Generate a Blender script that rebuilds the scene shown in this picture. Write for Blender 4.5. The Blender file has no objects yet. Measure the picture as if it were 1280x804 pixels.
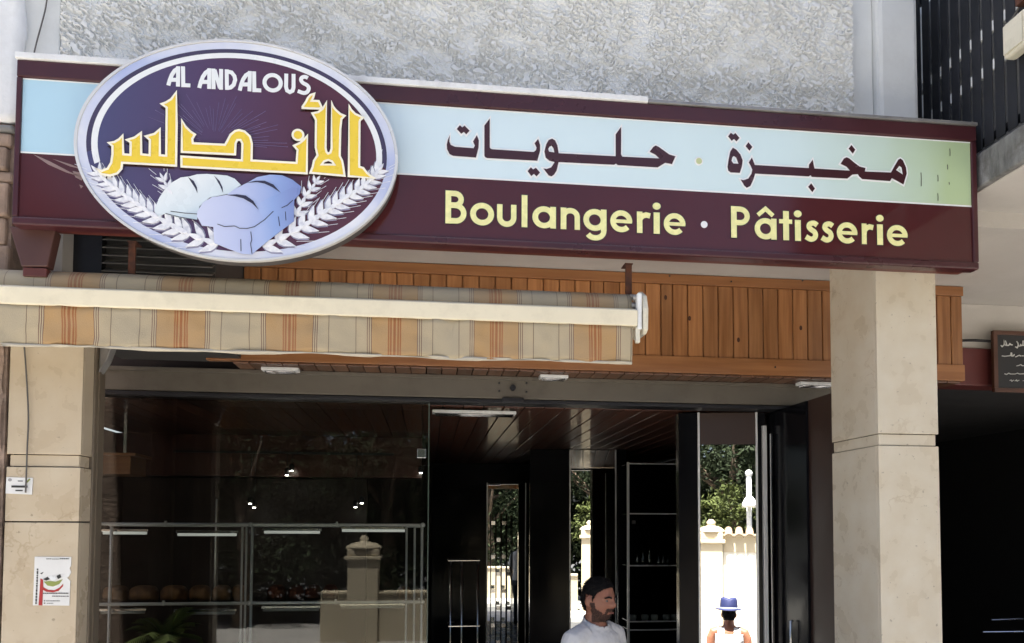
import bpy, bmesh, math, random
from mathutils import Vector, Matrix, noise
from mathutils.geometry import tessellate_polygon
random.seed(7)
R = math.radians
scene = bpy.context.scene
col = scene.collection

# ------------------------------------------------------------------ camera
YAW, PIT, ROL, FPX, YP = 0.113897, 0.0422567, 0.00413758, 930.0, 616.9
CAM = Vector((0, -3.6, 1.98))
_r = Vector((math.cos(YAW), -math.sin(YAW), 0)); _f0 = Vector((math.sin(YAW), math.cos(YAW), 0)); _z = Vector((0, 0, 1))
_fw = _f0*math.cos(PIT) + _z*math.sin(PIT); _u = -_f0*math.sin(PIT) + _z*math.cos(PIT)
_R = _r*math.cos(ROL) + _u*math.sin(ROL); _U = -_r*math.sin(ROL) + _u*math.cos(ROL)
cd = bpy.data.cameras.new('camera'); cam = bpy.data.objects.new('camera', cd); col.objects.link(cam)
cd.sensor_width = 36; cd.lens = 36*FPX/1280; cd.shift_y = (YP-402)/1280; cd.clip_start = .05; cd.clip_end = 3000
M = Matrix((_R, _U, -_fw)).transposed().to_4x4(); M.translation = CAM
cam.matrix_world = M
scene.camera = cam

# ------------------------------------------------------------------ sky, sun, exposure
SUN_EL, SUN_AZ = 73, -12          # the sun stands high behind the building
world = bpy.data.worlds.new('World'); scene.world = world; world.use_nodes = True
nt = world.node_tree; bg = nt.nodes['Background']
sky = nt.nodes.new('ShaderNodeTexSky'); sky.sky_type = 'NISHITA'; sky.sun_disc = False
sky.sun_elevation = R(SUN_EL); sky.sun_rotation = R(SUN_AZ); sky.dust_density = 5.0; sky.air_density = .8; sky.ozone_density = .6
nt.links.new(sky.outputs[0], bg.inputs[0]); bg.inputs[1].default_value = 0.06
sd = bpy.data.lights.new('sun', 'SUN'); sd.energy = 5.0; sd.angle = R(.5); sd.color = (1, .96, .90)
sun = bpy.data.objects.new('sun', sd); col.objects.link(sun)
_d = Vector((math.sin(R(SUN_AZ))*math.cos(R(SUN_EL)), math.cos(R(SUN_AZ))*math.cos(R(SUN_EL)), math.sin(R(SUN_EL))))
sun.rotation_euler = _d.to_track_quat('Z', 'Y').to_euler()
vs = scene.view_settings; vs.view_transform = 'Standard'; vs.look = 'None'; vs.exposure = 2.5; vs.gamma = 1
vs.use_curve_mapping = False

# ------------------------------------------------------------------ helpers
def at(px, py, Y):
    "photo pixel -> point on the vertical plane Y (parallel to the shop front)"
    d = _fw + _R*((px-640)/FPX) + _U*((YP-py)/FPX)
    return CAM + d*((Y-CAM.y)/d.y)
def xz(px, py, Y):
    p = at(px, py, Y); return (p.x, p.z)
def mir(px, py, Yreal, Ym):
    p = at(px, py, 2*Ym-Yreal); return Vector((p.x, Yreal, p.z))
DEL1 = R(11)                                   # the first mirror pier is turned a little towards the street
def mirn(px, py, Yreal, piv, dl):
    "street point seen at a photo pixel in the turned mirror"
    d = (_fw + _R*((px-640)/FPX) + _U*((YP-py)/FPX)).normalized(); n_ = Vector((-math.sin(dl), -math.cos(dl), 0)); piv = Vector(piv)
    h = CAM + d*((piv-CAM).dot(n_)/d.dot(n_)); e_ = d-2*d.dot(n_)*n_
    return h+e_*((Yreal-h.y)/e_.y)
def srgb(r, g, b):
    f = lambda c: (c/255/12.92 if c/255 <= .04045 else ((c/255+.055)/1.055)**2.4)
    return (f(r), f(g), f(b))

class MB:
    def __init__(s): s.v = []; s.f = []
    def add(s, vs, fs):
        o = len(s.v); s.v += [tuple(v) for v in vs]; s.f += [tuple(i+o for i in f) for f in fs]; return s
    def box(s, x0, x1, y0, y1, z0, z1):
        return s.add([(x0,y0,z0),(x1,y0,z0),(x1,y1,z0),(x0,y1,z0),(x0,y0,z1),(x1,y0,z1),(x1,y1,z1),(x0,y1,z1)],
                     [(0,3,2,1),(4,5,6,7),(0,1,5,4),(1,2,6,5),(2,3,7,6),(3,0,4,7)])
    def prism(s, loops, y0, y1):
        "2D loops (x,z) (first outer, then holes) extruded from y0 (front, nearer) to y1"
        vl = [[Vector((p[0], p[1], 0)) for p in L] for L in loops]
        tri = tessellate_polygon(vl); flat = [p for L in loops for p in L]; n = len(flat)
        o = len(s.v)
        s.v += [(p[0], y0, p[1]) for p in flat] + [(p[0], y1, p[1]) for p in flat]
        for t in tri:
            a, b, c = [flat[i] for i in t]
            ar = (b[0]-a[0])*(c[1]-a[1])-(b[1]-a[1])*(c[0]-a[0])
            t = t if ar > 0 else (t[0], t[2], t[1])
            s.f.append(tuple(o+i for i in t)); s.f.append(tuple(o+n+i for i in reversed(t)))
        k = 0
        for L in loops:
            m = len(L)
            for i in range(m):
                j = (i+1) % m; s.f.append((o+k+i, o+n+k+i, o+n+k+j, o+k+j))
            k += m
        return s
    def ribbon(s, pts, w, y0, y1, closed=False):
        pts = [Vector((p[0], p[1])) for p in pts]; n = len(pts); L = []; Rr = []
        for i in range(n):
            if closed: a, b = pts[i-1], pts[(i+1) % n]
            else: a, b = pts[max(i-1,0)], pts[min(i+1,n-1)]
            d1 = (pts[i]-a); d2 = (b-pts[i])
            d1 = d1.normalized() if d1.length > 1e-9 else d2.normalized()
            d2 = d2.normalized() if d2.length > 1e-9 else d1
            t = (d1+d2); t = t.normalized() if t.length > 1e-6 else d1
            nrm = Vector((-t.y, t.x)); k = 1/max(.5, abs(nrm.dot(Vector((-d1.y, d1.x)))))
            L.append(pts[i]+nrm*w/2*k); Rr.append(pts[i]-nrm*w/2*k)
        if closed: return s.prism([L, Rr] if area(L) > area(Rr) else [Rr, L], y0, y1)
        o = len(s.v)
        s.v += [(p.x,y0,p.y) for p in L]+[(p.x,y0,p.y) for p in Rr]+[(p.x,y1,p.y) for p in L]+[(p.x,y1,p.y) for p in Rr]
        for i in range(n-1):
            s.f += [(o+i, o+n+i, o+n+i+1, o+i+1), (o+2*n+i, o+2*n+i+1, o+3*n+i+1, o+3*n+i),
                    (o+i, o+i+1, o+2*n+i+1, o+2*n+i), (o+n+i, o+3*n+i, o+3*n+i+1, o+n+i+1)]
        s.f += [(o, o+2*n, o+3*n, o+n), (o+n-1, o+2*n-1, o+4*n-1, o+3*n-1)]
        return s
    def tube(s, pts, r, seg=8, caps=True):
        pts = [Vector(p) for p in pts]; n = len(pts); rr = r if isinstance(r, (list, tuple)) else [r]*n
        prev = None; rings = []
        for i in range(n):
            t = (pts[min(i+1,n-1)]-pts[max(i-1,0)]).normalized()
            if prev is None:
                a = Vector((0,0,1)) if abs(t.z) < .9 else Vector((1,0,0)); u = t.cross(a).normalized()
            else: u = (prev - t*prev.dot(t)).normalized()
            prev = u; v = t.cross(u)
            rings.append([pts[i]+(u*math.cos(2*math.pi*k/seg)+v*math.sin(2*math.pi*k/seg))*rr[i] for k in range(seg)])
        fs = []
        for i in range(n-1):
            for k in range(seg):
                j = (k+1) % seg; fs.append((i*seg+k, i*seg+j, (i+1)*seg+j, (i+1)*seg+k))
        if caps: fs += [tuple(reversed(range(seg))), tuple(range((n-1)*seg, n*seg))]
        return s.add([p for r_ in rings for p in r_], fs)
    def lathe(s, prof, c=(0,0,0), seg=24, sx=1, sy=1):
        c = Vector(c); n = len(prof)
        vs = [(c.x+r*math.cos(2*math.pi*k/seg)*sx, c.y+r*math.sin(2*math.pi*k/seg)*sy, c.z+z) for r, z in prof for k in range(seg)]
        fs = [(i*seg+k, i*seg+(k+1)%seg, (i+1)*seg+(k+1)%seg, (i+1)*seg+k) for i in range(n-1) for k in range(seg)]
        fs += [tuple(reversed(range(seg))), tuple(range((n-1)*seg, n*seg))]
        return s.add(vs, fs)
    def ball(s, c, r, seg=10, rings=6):
        rx, ry, rz = r if isinstance(r, (list, tuple)) else (r, r, r)
        prof = [(max(math.sin(math.pi*i/rings), .02), -math.cos(math.pi*i/rings)) for i in range(rings+1)]
        c = Vector(c); n = len(prof)
        vs = [(c.x+p*rx*math.cos(2*math.pi*k/seg), c.y+p*ry*math.sin(2*math.pi*k/seg), c.z+z*rz) for p, z in prof for k in range(seg)]
        fs = [(i*seg+k, i*seg+(k+1)%seg, (i+1)*seg+(k+1)%seg, (i+1)*seg+k) for i in range(n-1) for k in range(seg)]
        fs += [tuple(reversed(range(seg))), tuple(range((n-1)*seg, n*seg))]
        return s.add(vs, fs)
    def build(s, name, mat, parent=None, smooth=False, bevel=0, segs=2):
        me = bpy.data.meshes.new(name); me.from_pydata(s.v, [], s.f); me.update()
        if bevel or smooth:
            bm = bmesh.new(); bm.from_mesh(me); bmesh.ops.recalc_face_normals(bm, faces=bm.faces); bm.to_mesh(me); bm.free()
        return link(name, me, mat, parent, smooth, bevel, segs)
def area(L): return abs(sum(L[i][0]*L[(i+1)%len(L)][1]-L[(i+1)%len(L)][0]*L[i][1] for i in range(len(L))))
def link(name, me, mat, parent=None, smooth=False, bevel=0, segs=2):
    o = bpy.data.objects.new(name, me); col.objects.link(o)
    if mat is not None and not me.materials: me.materials.append(mat)
    if smooth:
        for p in me.polygons: p.use_smooth = True
    if bevel:
        b = o.modifiers.new('bevel', 'BEVEL'); b.width = bevel; b.segments = segs; b.limit_method = 'ANGLE'; b.angle_limit = R(40)
    if parent: o.parent = parent
    return o
def empty(name, label=None, cat=None, group=None):
    o = bpy.data.objects.new(name, None); col.objects.link(o); o.empty_display_size = .1
    if label: tag(o, label, cat, group)
    return o
def tag(o, label, cat, group=None):
    o['label'] = label; o['category'] = cat
    if group: o['group'] = group
    return o
def struct(o): o['kind'] = 'structure'; return o
def box(name, x0, x1, y0, y1, z0, z1, mat, parent=None, bevel=0):
    return MB().box(x0,x1,y0,y1,z0,z1).build(name, mat, parent, bevel=bevel)
def circ(cx, cz, r, n=20, rz=None):
    rz = rz or r
    return [(cx+r*math.cos(2*math.pi*k/n), cz+rz*math.sin(2*math.pi*k/n)) for k in range(n)]
def arc(cx, cz, r, a0, a1, n=12, rz=None):
    rz = rz or r
    return [(cx+r*math.cos(R(a0+(a1-a0)*k/n)), cz+rz*math.sin(R(a0+(a1-a0)*k/n))) for k in range(n+1)]
def smooth_curve(pts, n=6):
    "Catmull-Rom through points"
    P = [Vector(p) for p in pts]; out = []
    for i in range(len(P)-1):
        p0, p1, p2, p3 = P[max(i-1,0)], P[i], P[i+1], P[min(i+2,len(P)-1)]
        for k in range(n):
            t = k/n
            out.append(.5*((2*p1)+(p2-p0)*t+(2*p0-5*p1+4*p2-p3)*t*t+(3*p1-p0-3*p2+p3)*t**3))
    return out+[P[-1]]

# ------------------------------------------------------------------ materials
MATS = {}
def mat(name, c, rough=.6, metal=0, var=.12, vs=4, c2=None, bump=0, bs=60, spec=.5, dirt=0, ds=1.5, emit=0, stretch=(1,1,1), coat=0):
    "principled material: colour varied by noise, roughness by noise, optional bump and dirt blotches"
    if name in MATS: return MATS[name]
    m = bpy.data.materials.new(name); m.use_nodes = True; n = m.node_tree.nodes; l = m.node_tree.links
    b = n['Principled BSDF']; tc = n.new('ShaderNodeTexCoord'); mp = n.new('ShaderNodeMapping')
    l.new(tc.outputs['Object'], mp.inputs[0]); mp.inputs['Scale'].default_value = stretch
    no = n.new('ShaderNodeTexNoise'); no.inputs['Scale'].default_value = vs; no.inputs['Detail'].default_value = 6
    l.new(mp.outputs[0], no.inputs['Vector'])
    cr = n.new('ShaderNodeValToRGB'); l.new(no.outputs['Fac'], cr.inputs[0])
    c2 = c2 or tuple(x*(1-2*var) for x in c)
    cr.color_ramp.elements[0].position = .3; cr.color_ramp.elements[0].color = (*c2, 1)
    cr.color_ramp.elements[1].position = .7; cr.color_ramp.elements[1].color = (*c, 1)
    out = cr.outputs[0]
    if dirt:
        n2 = n.new('ShaderNodeTexNoise'); n2.inputs['Scale'].default_value = ds; n2.inputs['Detail'].default_value = 9; n2.inputs['Roughness'].default_value = .7
        l.new(tc.outputs['Object'], n2.inputs['Vector'])
        r2 = n.new('ShaderNodeValToRGB'); r2.color_ramp.elements[0].position = .48; r2.color_ramp.elements[1].position = .72
        r2.color_ramp.elements[0].color = (0,0,0,1); r2.color_ramp.elements[1].color = (dirt,dirt,dirt,1)
        l.new(n2.outputs['Fac'], r2.inputs[0])
        mx = n.new('ShaderNodeMix'); mx.data_type = 'RGBA'; l.new(r2.outputs[0], mx.inputs[0]); l.new(out, mx.inputs[6])
        mx.inputs[7].default_value = (c[0]*.35, c[1]*.32, c[2]*.28, 1); out = mx.outputs[2]
    l.new(out, b.inputs['Base Color'])
    b.inputs['Metallic'].default_value = metal; b.inputs['Specular IOR Level'].default_value = spec
    rr = n.new('ShaderNodeMapRange'); l.new(no.outputs['Fac'], rr.inputs[0]); rr.inputs[1].default_value = .3; rr.inputs[2].default_value = .7
    rr.inputs[3].default_value = max(0, rough-.07); rr.inputs[4].default_value = min(1, rough+.07); l.new(rr.outputs[0], b.inputs['Roughness'])
    if coat: b.inputs['Coat Weight'].default_value = coat; b.inputs['Coat Roughness'].default_value = .06
    if bump:
        n3 = n.new('ShaderNodeTexNoise'); n3.inputs['Scale'].default_value = bs; n3.inputs['Detail'].default_value = 5; l.new(mp.outputs[0], n3.inputs['Vector'])
        bp = n.new('ShaderNodeBump'); bp.inputs['Strength'].default_value = bump; bp.inputs['Distance'].default_value = .01
        l.new(n3.outputs['Fac'], bp.inputs['Height']); l.new(bp.outputs[0], b.inputs['Normal'])
    if emit:
        b.inputs['Emission Color'].default_value = (*c, 1); b.inputs['Emission Strength'].default_value = emit
    MATS[name] = m; return m
def nodes_of(m): return m.node_tree.nodes, m.node_tree.links, m.node_tree.nodes['Principled BSDF']

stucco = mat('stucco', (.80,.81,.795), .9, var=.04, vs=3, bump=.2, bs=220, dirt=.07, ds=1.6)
smoothr = mat('smooth_render', (.72,.735,.72), .85, var=.07, vs=2.5, bump=.15, bs=40, dirt=.2, ds=2)
plaster_w = mat('white_plaster', (.84,.85,.85), .9, var=.06, vs=3, bump=.4, bs=18, dirt=.22, ds=2.5)
concrete = mat('concrete', (.36,.36,.35), .9, var=.25, vs=6, bump=.4, bs=60, dirt=.9, ds=7)
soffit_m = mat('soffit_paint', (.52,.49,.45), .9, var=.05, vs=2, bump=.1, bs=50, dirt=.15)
maroon = mat('maroon_metal', srgb(72,34,38), .32, var=.12, vs=5, bump=.05, bs=20, dirt=.25, ds=4)
maroon_under = mat('maroon_box', srgb(104,54,46), .45, var=.15, vs=4, dirt=.3, ds=5)
maroon_face = mat('maroon_acrylic', srgb(78,34,36), .10, var=.08, vs=2)
print_dark = mat('maroon_print', srgb(66,34,38), .25, var=.06)
white_print = mat('white_print', (.86,.88,.88), .25, var=.02)
yellow_pale = mat('pale_yellow_print', srgb(244,241,172), .25, var=.06, vs=30)
yellow = mat('yellow_letter', srgb(240,208,64), .3, var=.012, vs=20)
letter_edge = mat('cream_letter_edge', srgb(252,246,224), .35, var=.03)
flash_w = mat('white_flashing', (.85,.86,.85), .35, var=.05, dirt=.3, ds=9)
flash_g = mat('grey_flashing', (.36,.35,.34), .4, metal=.4, var=.2, dirt=.5, ds=9)
rust = mat('rusty_steel', srgb(96,58,40), .8, var=.3, vs=30, c2=srgb(58,34,28), bump=.4, bs=120)
cream_metal = mat('cream_painted_aluminium', srgb(238,228,200), .35, var=.05, vs=3, dirt=.22, ds=8)
cream_plast = mat('cream_plastic', srgb(226,220,200), .4, var=.06, vs=10, dirt=.3, ds=20)
steel = mat('stainless_steel', (.62,.62,.62), .22, metal=1, var=.05)
strip_m = mat('satin_aluminium_strip', (.82,.82,.80), .35, metal=.4, var=.04)
chrome = mat('chrome', (.75,.75,.75), .08, metal=1, var=.02)
darkmetal = mat('dark_metal', (.03,.03,.035), .45, metal=.4, var=.1)
lintel_m = mat('grey_shutter_metal', srgb(112,106,96), .5, metal=.25, var=.08, vs=4, dirt=.35, ds=6, stretch=(.5,1,1))
rail_m = mat('bronze_rail', srgb(128,116,100), .5, metal=.3, var=.08, dirt=.2, ds=6)
blackpanel = mat('black_granite', (.008,.008,.010), .14, var=.2, vs=2, spec=.09)
brownpanel = mat('brown_panel', srgb(62,46,40), .4, var=.1)
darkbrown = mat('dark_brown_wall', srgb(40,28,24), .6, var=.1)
redbeam = mat('red_beam', srgb(98,44,42), .5, var=.15, vs=6)
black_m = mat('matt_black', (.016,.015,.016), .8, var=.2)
slat_black = mat('black_slat_paint', (.012,.014,.02), .6, var=.3, vs=9)
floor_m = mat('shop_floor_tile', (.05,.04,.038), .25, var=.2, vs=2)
pave_m = mat('pavement_concrete', (.41,.395,.37), .9, var=.15, vs=2, bump=.2, bs=30, dirt=.3)
asphalt = mat('asphalt', (.06,.06,.06), .9, var=.2, vs=20, bump=.3, bs=120)
skin = mat('skin', srgb(138,90,70), .5, var=.06, vs=20)
skin_d = mat('skin_tanned', srgb(158,104,80), .5, var=.06, vs=20)
hair_m = mat('black_hair', (.009,.008,.008), .7, var=.3, vs=120, bump=.6, bs=200, spec=.15)
tee = mat('white_cotton', (.78,.78,.80), .9, var=.05, vs=8, bump=.15, bs=200)
tee_g = mat('white_cotton_shaded', (.60,.60,.61), .9, var=.06, vs=8, bump=.15, bs=200)  # greyed to put the entrance shade into the man's shirt
trous = mat('dark_trousers', (.03,.035,.05), .9, var=.2)
blue_felt = mat('navy_straw', srgb(34,42,92), .7, var=.15, vs=60, bump=.3, bs=150)
cardboard = mat('bread_crust', srgb(140,100,62), .7, var=.25, vs=18, c2=srgb(84,54,34), bump=.3, bs=60)
red_loaf = mat('brown_tray', srgb(96,58,46), .9, var=.15, spec=.1)
leaf_d = mat('leaf_dark', (.028,.040,.018), .75, var=.3, vs=3, spec=.15)
leaf_y = mat('leaf_light', (.085,.105,.03), .7, var=.25, vs=3, spec=.2)
bark = mat('bark', (.12,.085,.055), .9, var=.3, vs=8, bump=.5)
iron = mat('wrought_iron', (.02,.02,.02), .6, var=.2)
terrac = mat('terracotta_tile', (.42,.30,.20), .8, var=.3, vs=9)
ochre_w = mat('ochre_wall', (.62,.52,.36), .9, var=.08, vs=2)
cream_w = mat('cream_wall', (.80,.76,.66), .9, var=.06, vs=2)
paper = mat('white_paper', (.78,.78,.76), .6, var=.05, vs=8)
ink = mat('black_ink', (.03,.03,.03), .6)
red_ink = mat('red_ink', srgb(176,46,46), .6)
green_ink = mat('green_ink', srgb(150,160,84), .6)
grey_ink = mat('grey_ink', (.35,.35,.35), .6)
chalk = mat('chalk', (.62,.62,.60), .9)
cable_m = mat('grey_cable', (.13,.12,.11), .7)
boardframe = mat('board_frame_wood', srgb(92,58,42), .5, var=.2, vs=8)
stone_pink = mat('pink_stone', srgb(176,152,134), .9, var=.2, vs=8, bump=.7, bs=25, dirt=.4, ds=6)
rough_render = mat('rough_render', srgb(168,146,130), .95, var=.25, vs=14, bump=1, bs=40, dirt=.5, ds=8)

# wood with grain along local Z or Y
def wood(name, c, c2, rough=.42, axis=2, rnd=True):
    m = mat(name, c, rough, c2=c2, vs=3, coat=.15)
    n, l, b = nodes_of(m)
    mp = [x for x in n if x.type == 'MAPPING'][0]
    s = [14, 14, 14]; s[axis] = .8; mp.inputs['Scale'].default_value = s
    oi = n.new('ShaderNodeObjectInfo'); vm = n.new('ShaderNodeVectorMath'); vm.operation = 'MULTIPLY'
    cb = n.new('ShaderNodeCombineXYZ')
    for i in range(3): l.new(oi.outputs['Random'], cb.inputs[i])
    vm.inputs[1].default_value = (37, 53, 71); l.new(cb.outputs[0], vm.inputs[0]); l.new(vm.outputs[0], mp.inputs['Location'])
    src = b.inputs['Base Color'].links[0].from_socket
    hs = n.new('ShaderNodeHueSaturation'); mr = n.new('ShaderNodeMapRange'); mr.inputs[3].default_value = .70; mr.inputs[4].default_value = 1.14
    l.new(oi.outputs['Random'], mr.inputs[0]); l.new(mr.outputs[0], hs.inputs['Value']); l.new(src, hs.inputs['Color']); l.new(hs.outputs[0], b.inputs['Base Color'])
    return m
pine = wood('varnished_pine', srgb(178,124,78), srgb(144,94,54))
pine_x = wood('varnished_pine_rail', srgb(170,116,72), srgb(146,96,56), axis=0)
pine_y = wood('pine_slat', srgb(116,80,58), srgb(92,62,44), axis=1)
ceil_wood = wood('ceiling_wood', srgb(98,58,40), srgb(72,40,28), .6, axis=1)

# marble cladding
def marble(name, c, c2):
    m = mat(name, c, .30, c2=c2, vs=7, var=.1, bump=.05, bs=30)
    n, l, b = nodes_of(m); tc = [x for x in n if x.type == 'TEX_COORD'][0]
    oi = n.new('ShaderNodeObjectInfo'); vm = n.new('ShaderNodeVectorMath'); vm.operation = 'ADD'
    l.new(tc.outputs['Object'], vm.inputs[0])
    cb = n.new('ShaderNodeCombineXYZ'); mu = n.new('ShaderNodeMath'); mu.operation = 'MULTIPLY'; mu.inputs[1].default_value = 31
    l.new(oi.outputs['Random'], mu.inputs[0])
    for i in range(3): l.new(mu.outputs[0], cb.inputs[i])
    l.new(cb.outputs[0], vm.inputs[1])
    v = n.new('ShaderNodeTexVoronoi'); v.feature = 'DISTANCE_TO_EDGE'; v.inputs['Scale'].default_value = 3.2
    wn = n.new('ShaderNodeTexNoise'); wn.inputs['Scale'].default_value = 5; wn.inputs['Detail'].default_value = 6; l.new(vm.outputs[0], wn.inputs['Vector'])
    va = n.new('ShaderNodeVectorMath'); va.operation = 'MULTIPLY_ADD'; va.inputs[1].default_value = (.7,.7,.7); l.new(wn.outputs['Color'], va.inputs[0]); l.new(vm.outputs[0], va.inputs[2])
    l.new(va.outputs[0], v.inputs['Vector'])
    r = n.new('ShaderNodeValToRGB'); r.color_ramp.elements[0].position = 0; r.color_ramp.elements[0].color = (.55,.55,.55,1); r.color_ramp.elements[1].position = .035; r.color_ramp.elements[1].color = (0,0,0,1)
    l.new(v.outputs['Distance'], r.inputs[0])
    pn = n.new('ShaderNodeTexNoise'); pn.inputs['Scale'].default_value = 3; l.new(vm.outputs[0], pn.inputs['Vector'])
    pr_ = n.new('ShaderNodeValToRGB'); pr_.color_ramp.elements[0].position = .5; pr_.color_ramp.elements[1].position = .65; l.new(pn.outputs['Fac'], pr_.inputs[0])
    mm = n.new('ShaderNodeMath'); mm.operation = 'MULTIPLY'; l.new(r.outputs[0], mm.inputs[0]); l.new(pr_.outputs[0], mm.inputs[1])
    src = b.inputs['Base Color'].links[0].from_socket
    mx = n.new('ShaderNodeMix'); mx.data_type = 'RGBA'; l.new(mm.outputs[0], mx.inputs[0]); l.new(src, mx.inputs[6]); mx.inputs[7].default_value = (c2[0]*.72, c2[1]*.66, c2[2]*.58, 1)
    # small pits
    sp = n.new('ShaderNodeTexNoise'); sp.inputs['Scale'].default_value = 42; sp.inputs['Detail'].default_value = 2; l.new(vm.outputs[0], sp.inputs['Vector'])
    sr = n.new('ShaderNodeValToRGB'); sr.color_ramp.elements[0].position = .70; sr.color_ramp.elements[0].color = (0,0,0,1); sr.color_ramp.elements[1].position = .76; sr.color_ramp.elements[1].color = (.5,.5,.5,1); l.new(sp.outputs['Fac'], sr.inputs[0])
    my = n.new('ShaderNodeMix'); my.data_type = 'RGBA'; l.new(sr.outputs[0], my.inputs[0]); l.new(mx.outputs[2], my.inputs[6]); my.inputs[7].default_value = (.16,.12,.08,1)
    l.new(my.outputs[2], b.inputs['Base Color'])
    return m
marble_m = marble('cream_marble', srgb(212,204,186), srgb(201,189,167))
marble_d = marble('beige_marble', srgb(200,186,162), srgb(189,172,146))

# pale sign band, faded green at its right end
band_m = mat('pale_blue_acrylic', (.60,.72,.76), .10, var=.03, vs=2)
n, l, b = nodes_of(band_m)
tc = [x for x in n if x.type == 'TEX_COORD'][0]; sx = n.new('ShaderNodeSeparateXYZ'); l.new(tc.outputs['Object'], sx.inputs[0])
mr = n.new('ShaderNodeMapRange'); mr.inputs[1].default_value = -1.75; mr.inputs[2].default_value = 2.68; l.new(sx.outputs[0], mr.inputs[0])
wn = n.new('ShaderNodeTexNoise'); wn.inputs['Scale'].default_value = 3; l.new(tc.outputs['Object'], wn.inputs['Vector'])
ma = n.new('ShaderNodeMath'); ma.operation = 'MULTIPLY_ADD'; ma.inputs[1].default_value = .06; l.new(wn.outputs['Fac'], ma.inputs[0]); l.new(mr.outputs[0], ma.inputs[2])
cr = n.new('ShaderNodeValToRGB'); l.new(ma.outputs[0], cr.inputs[0]); e = cr.color_ramp.elements
e[0].position = .06; e[0].color = (*srgb(182,216,232),1); e[1].position = .3; e[1].color = (*srgb(216,234,242),1)
for p, c in ((.82, (208,228,230)), (.93, (196,216,204)), (1.0, (180,200,158))): x = e.new(p); x.color = (*srgb(*c),1)
l.new(cr.outputs[0], b.inputs['Base Color'])

# oval sign face: sky reflection painted in as violet at left, plum at right
oval_m = mat('plum_acrylic', srgb(80,52,84), .14, var=.03)
n, l, b = nodes_of(oval_m); tc = [x for x in n if x.type == 'TEX_COORD'][0]; sx = n.new('ShaderNodeSeparateXYZ'); l.new(tc.outputs['Object'], sx.inputs[0])
mr = n.new('ShaderNodeMapRange'); mr.inputs[1].default_value = -1.45; mr.inputs[2].default_value = -.2; l.new(sx.outputs[0], mr.inputs[0])
cr = n.new('ShaderNodeValToRGB'); l.new(mr.outputs[0], cr.inputs[0]); e = cr.color_ramp.elements
e[0].position = .05; e[0].color = (*srgb(76,74,112),1); e[1].position = .75; e[1].color = (*srgb(84,44,56),1); x = e.new(.4); x.color = (*srgb(82,60,92),1)
l.new(cr.outputs[0], b.inputs['Base Color'])
rim_m = mat('silver_rim_print', srgb(244,244,243), .22, var=.12, vs=2.4, c2=srgb(172,184,222))
rim_w = mat('rim_edge_white', srgb(222,222,220), .3, metal=.2, var=.05)
dark_ring = mat('slate_print', srgb(70,62,88), .2, var=.05)

# striped awning cloth
def awning_cloth(name, mulv):
    m = mat(name, (.5,.42,.3), .95, var=.1, bump=.25, bs=260)
    n, l, b = nodes_of(m); tc = [x for x in n if x.type == 'TEX_COORD'][0]; sx = n.new('ShaderNodeSeparateXYZ'); l.new(tc.outputs['Object'], sx.inputs[0])
    P = .463; x0 = at(90, 400, -.2).x
    a = n.new('ShaderNodeMath'); a.operation = 'SUBTRACT'; a.inputs[1].default_value = x0-P*40.5; l.new(sx.outputs[0], a.inputs[0])
    d = n.new('ShaderNodeMath'); d.operation = 'DIVIDE'; d.inputs[1].default_value = P; l.new(a.outputs[0], d.inputs[0])
    f = n.new('ShaderNodeMath'); f.operation = 'FRACT'; l.new(d.outputs[0], f.inputs[0])
    s = n.new('ShaderNodeMath'); s.operation = 'SUBTRACT'; s.inputs[1].default_value = .5; l.new(f.outputs[0], s.inputs[0])
    ab = n.new('ShaderNodeMath'); ab.operation = 'ABSOLUTE'; l.new(s.outputs[0], ab.inputs[0])
    cr = n.new('ShaderNodeValToRGB'); cr.color_ramp.interpolation = 'CONSTANT'; l.new(ab.outputs[0], cr.inputs[0])
    orange = srgb(154,88,34); ochre = srgb(180,144,96); sand = srgb(184,168,138); grey = srgb(182,168,140); line = srgb(116,82,62); lo = srgb(178,138,88); dk = srgb(118,102,82)
    stops = [(0,orange),(.010,lo),(.024,orange),(.040,lo),(.050,orange),(.062,lo),(.070,ochre),(.215,line),(.225,sand),(.235,line),(.245,sand),(.255,line),(.263,sand),(.365,dk),(.372,grey)]
    e = cr.color_ramp.elements; e[0].position = 0; e[0].color = (*stops[0][1],1); e[1].position = stops[1][0]; e[1].color = (*stops[1][1],1)
    for p, c in stops[2:]: x = e.new(p); x.color = (*c,1)
    src = b.inputs['Base Color'].links[0].from_socket
    # dusty staining over the stripes
    n2 = n.new('ShaderNodeTexNoise'); n2.inputs['Scale'].default_value = 5; n2.inputs['Detail'].default_value = 8; l.new(tc.outputs['Object'], n2.inputs['Vector'])
    r2 = n.new('ShaderNodeMapRange'); r2.inputs[1].default_value = .3; r2.inputs[2].default_value = .75; r2.inputs[3].default_value = mulv; r2.inputs[4].default_value = min(1, mulv+.38); l.new(n2.outputs['Fac'], r2.inputs[0])
    mx = n.new('ShaderNodeMix'); mx.data_type = 'RGBA'; l.new(r2.outputs[0], mx.inputs[0]); l.new(cr.outputs[0], mx.inputs[6]); mx.inputs[7].default_value = (*srgb(150,142,126),1)
    l.new(mx.outputs[2], b.inputs['Base Color'])
    return m
cloth_v = awning_cloth('awning_cloth', .05)
cloth_r = awning_cloth('awning_cloth_dusty', .22)

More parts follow.
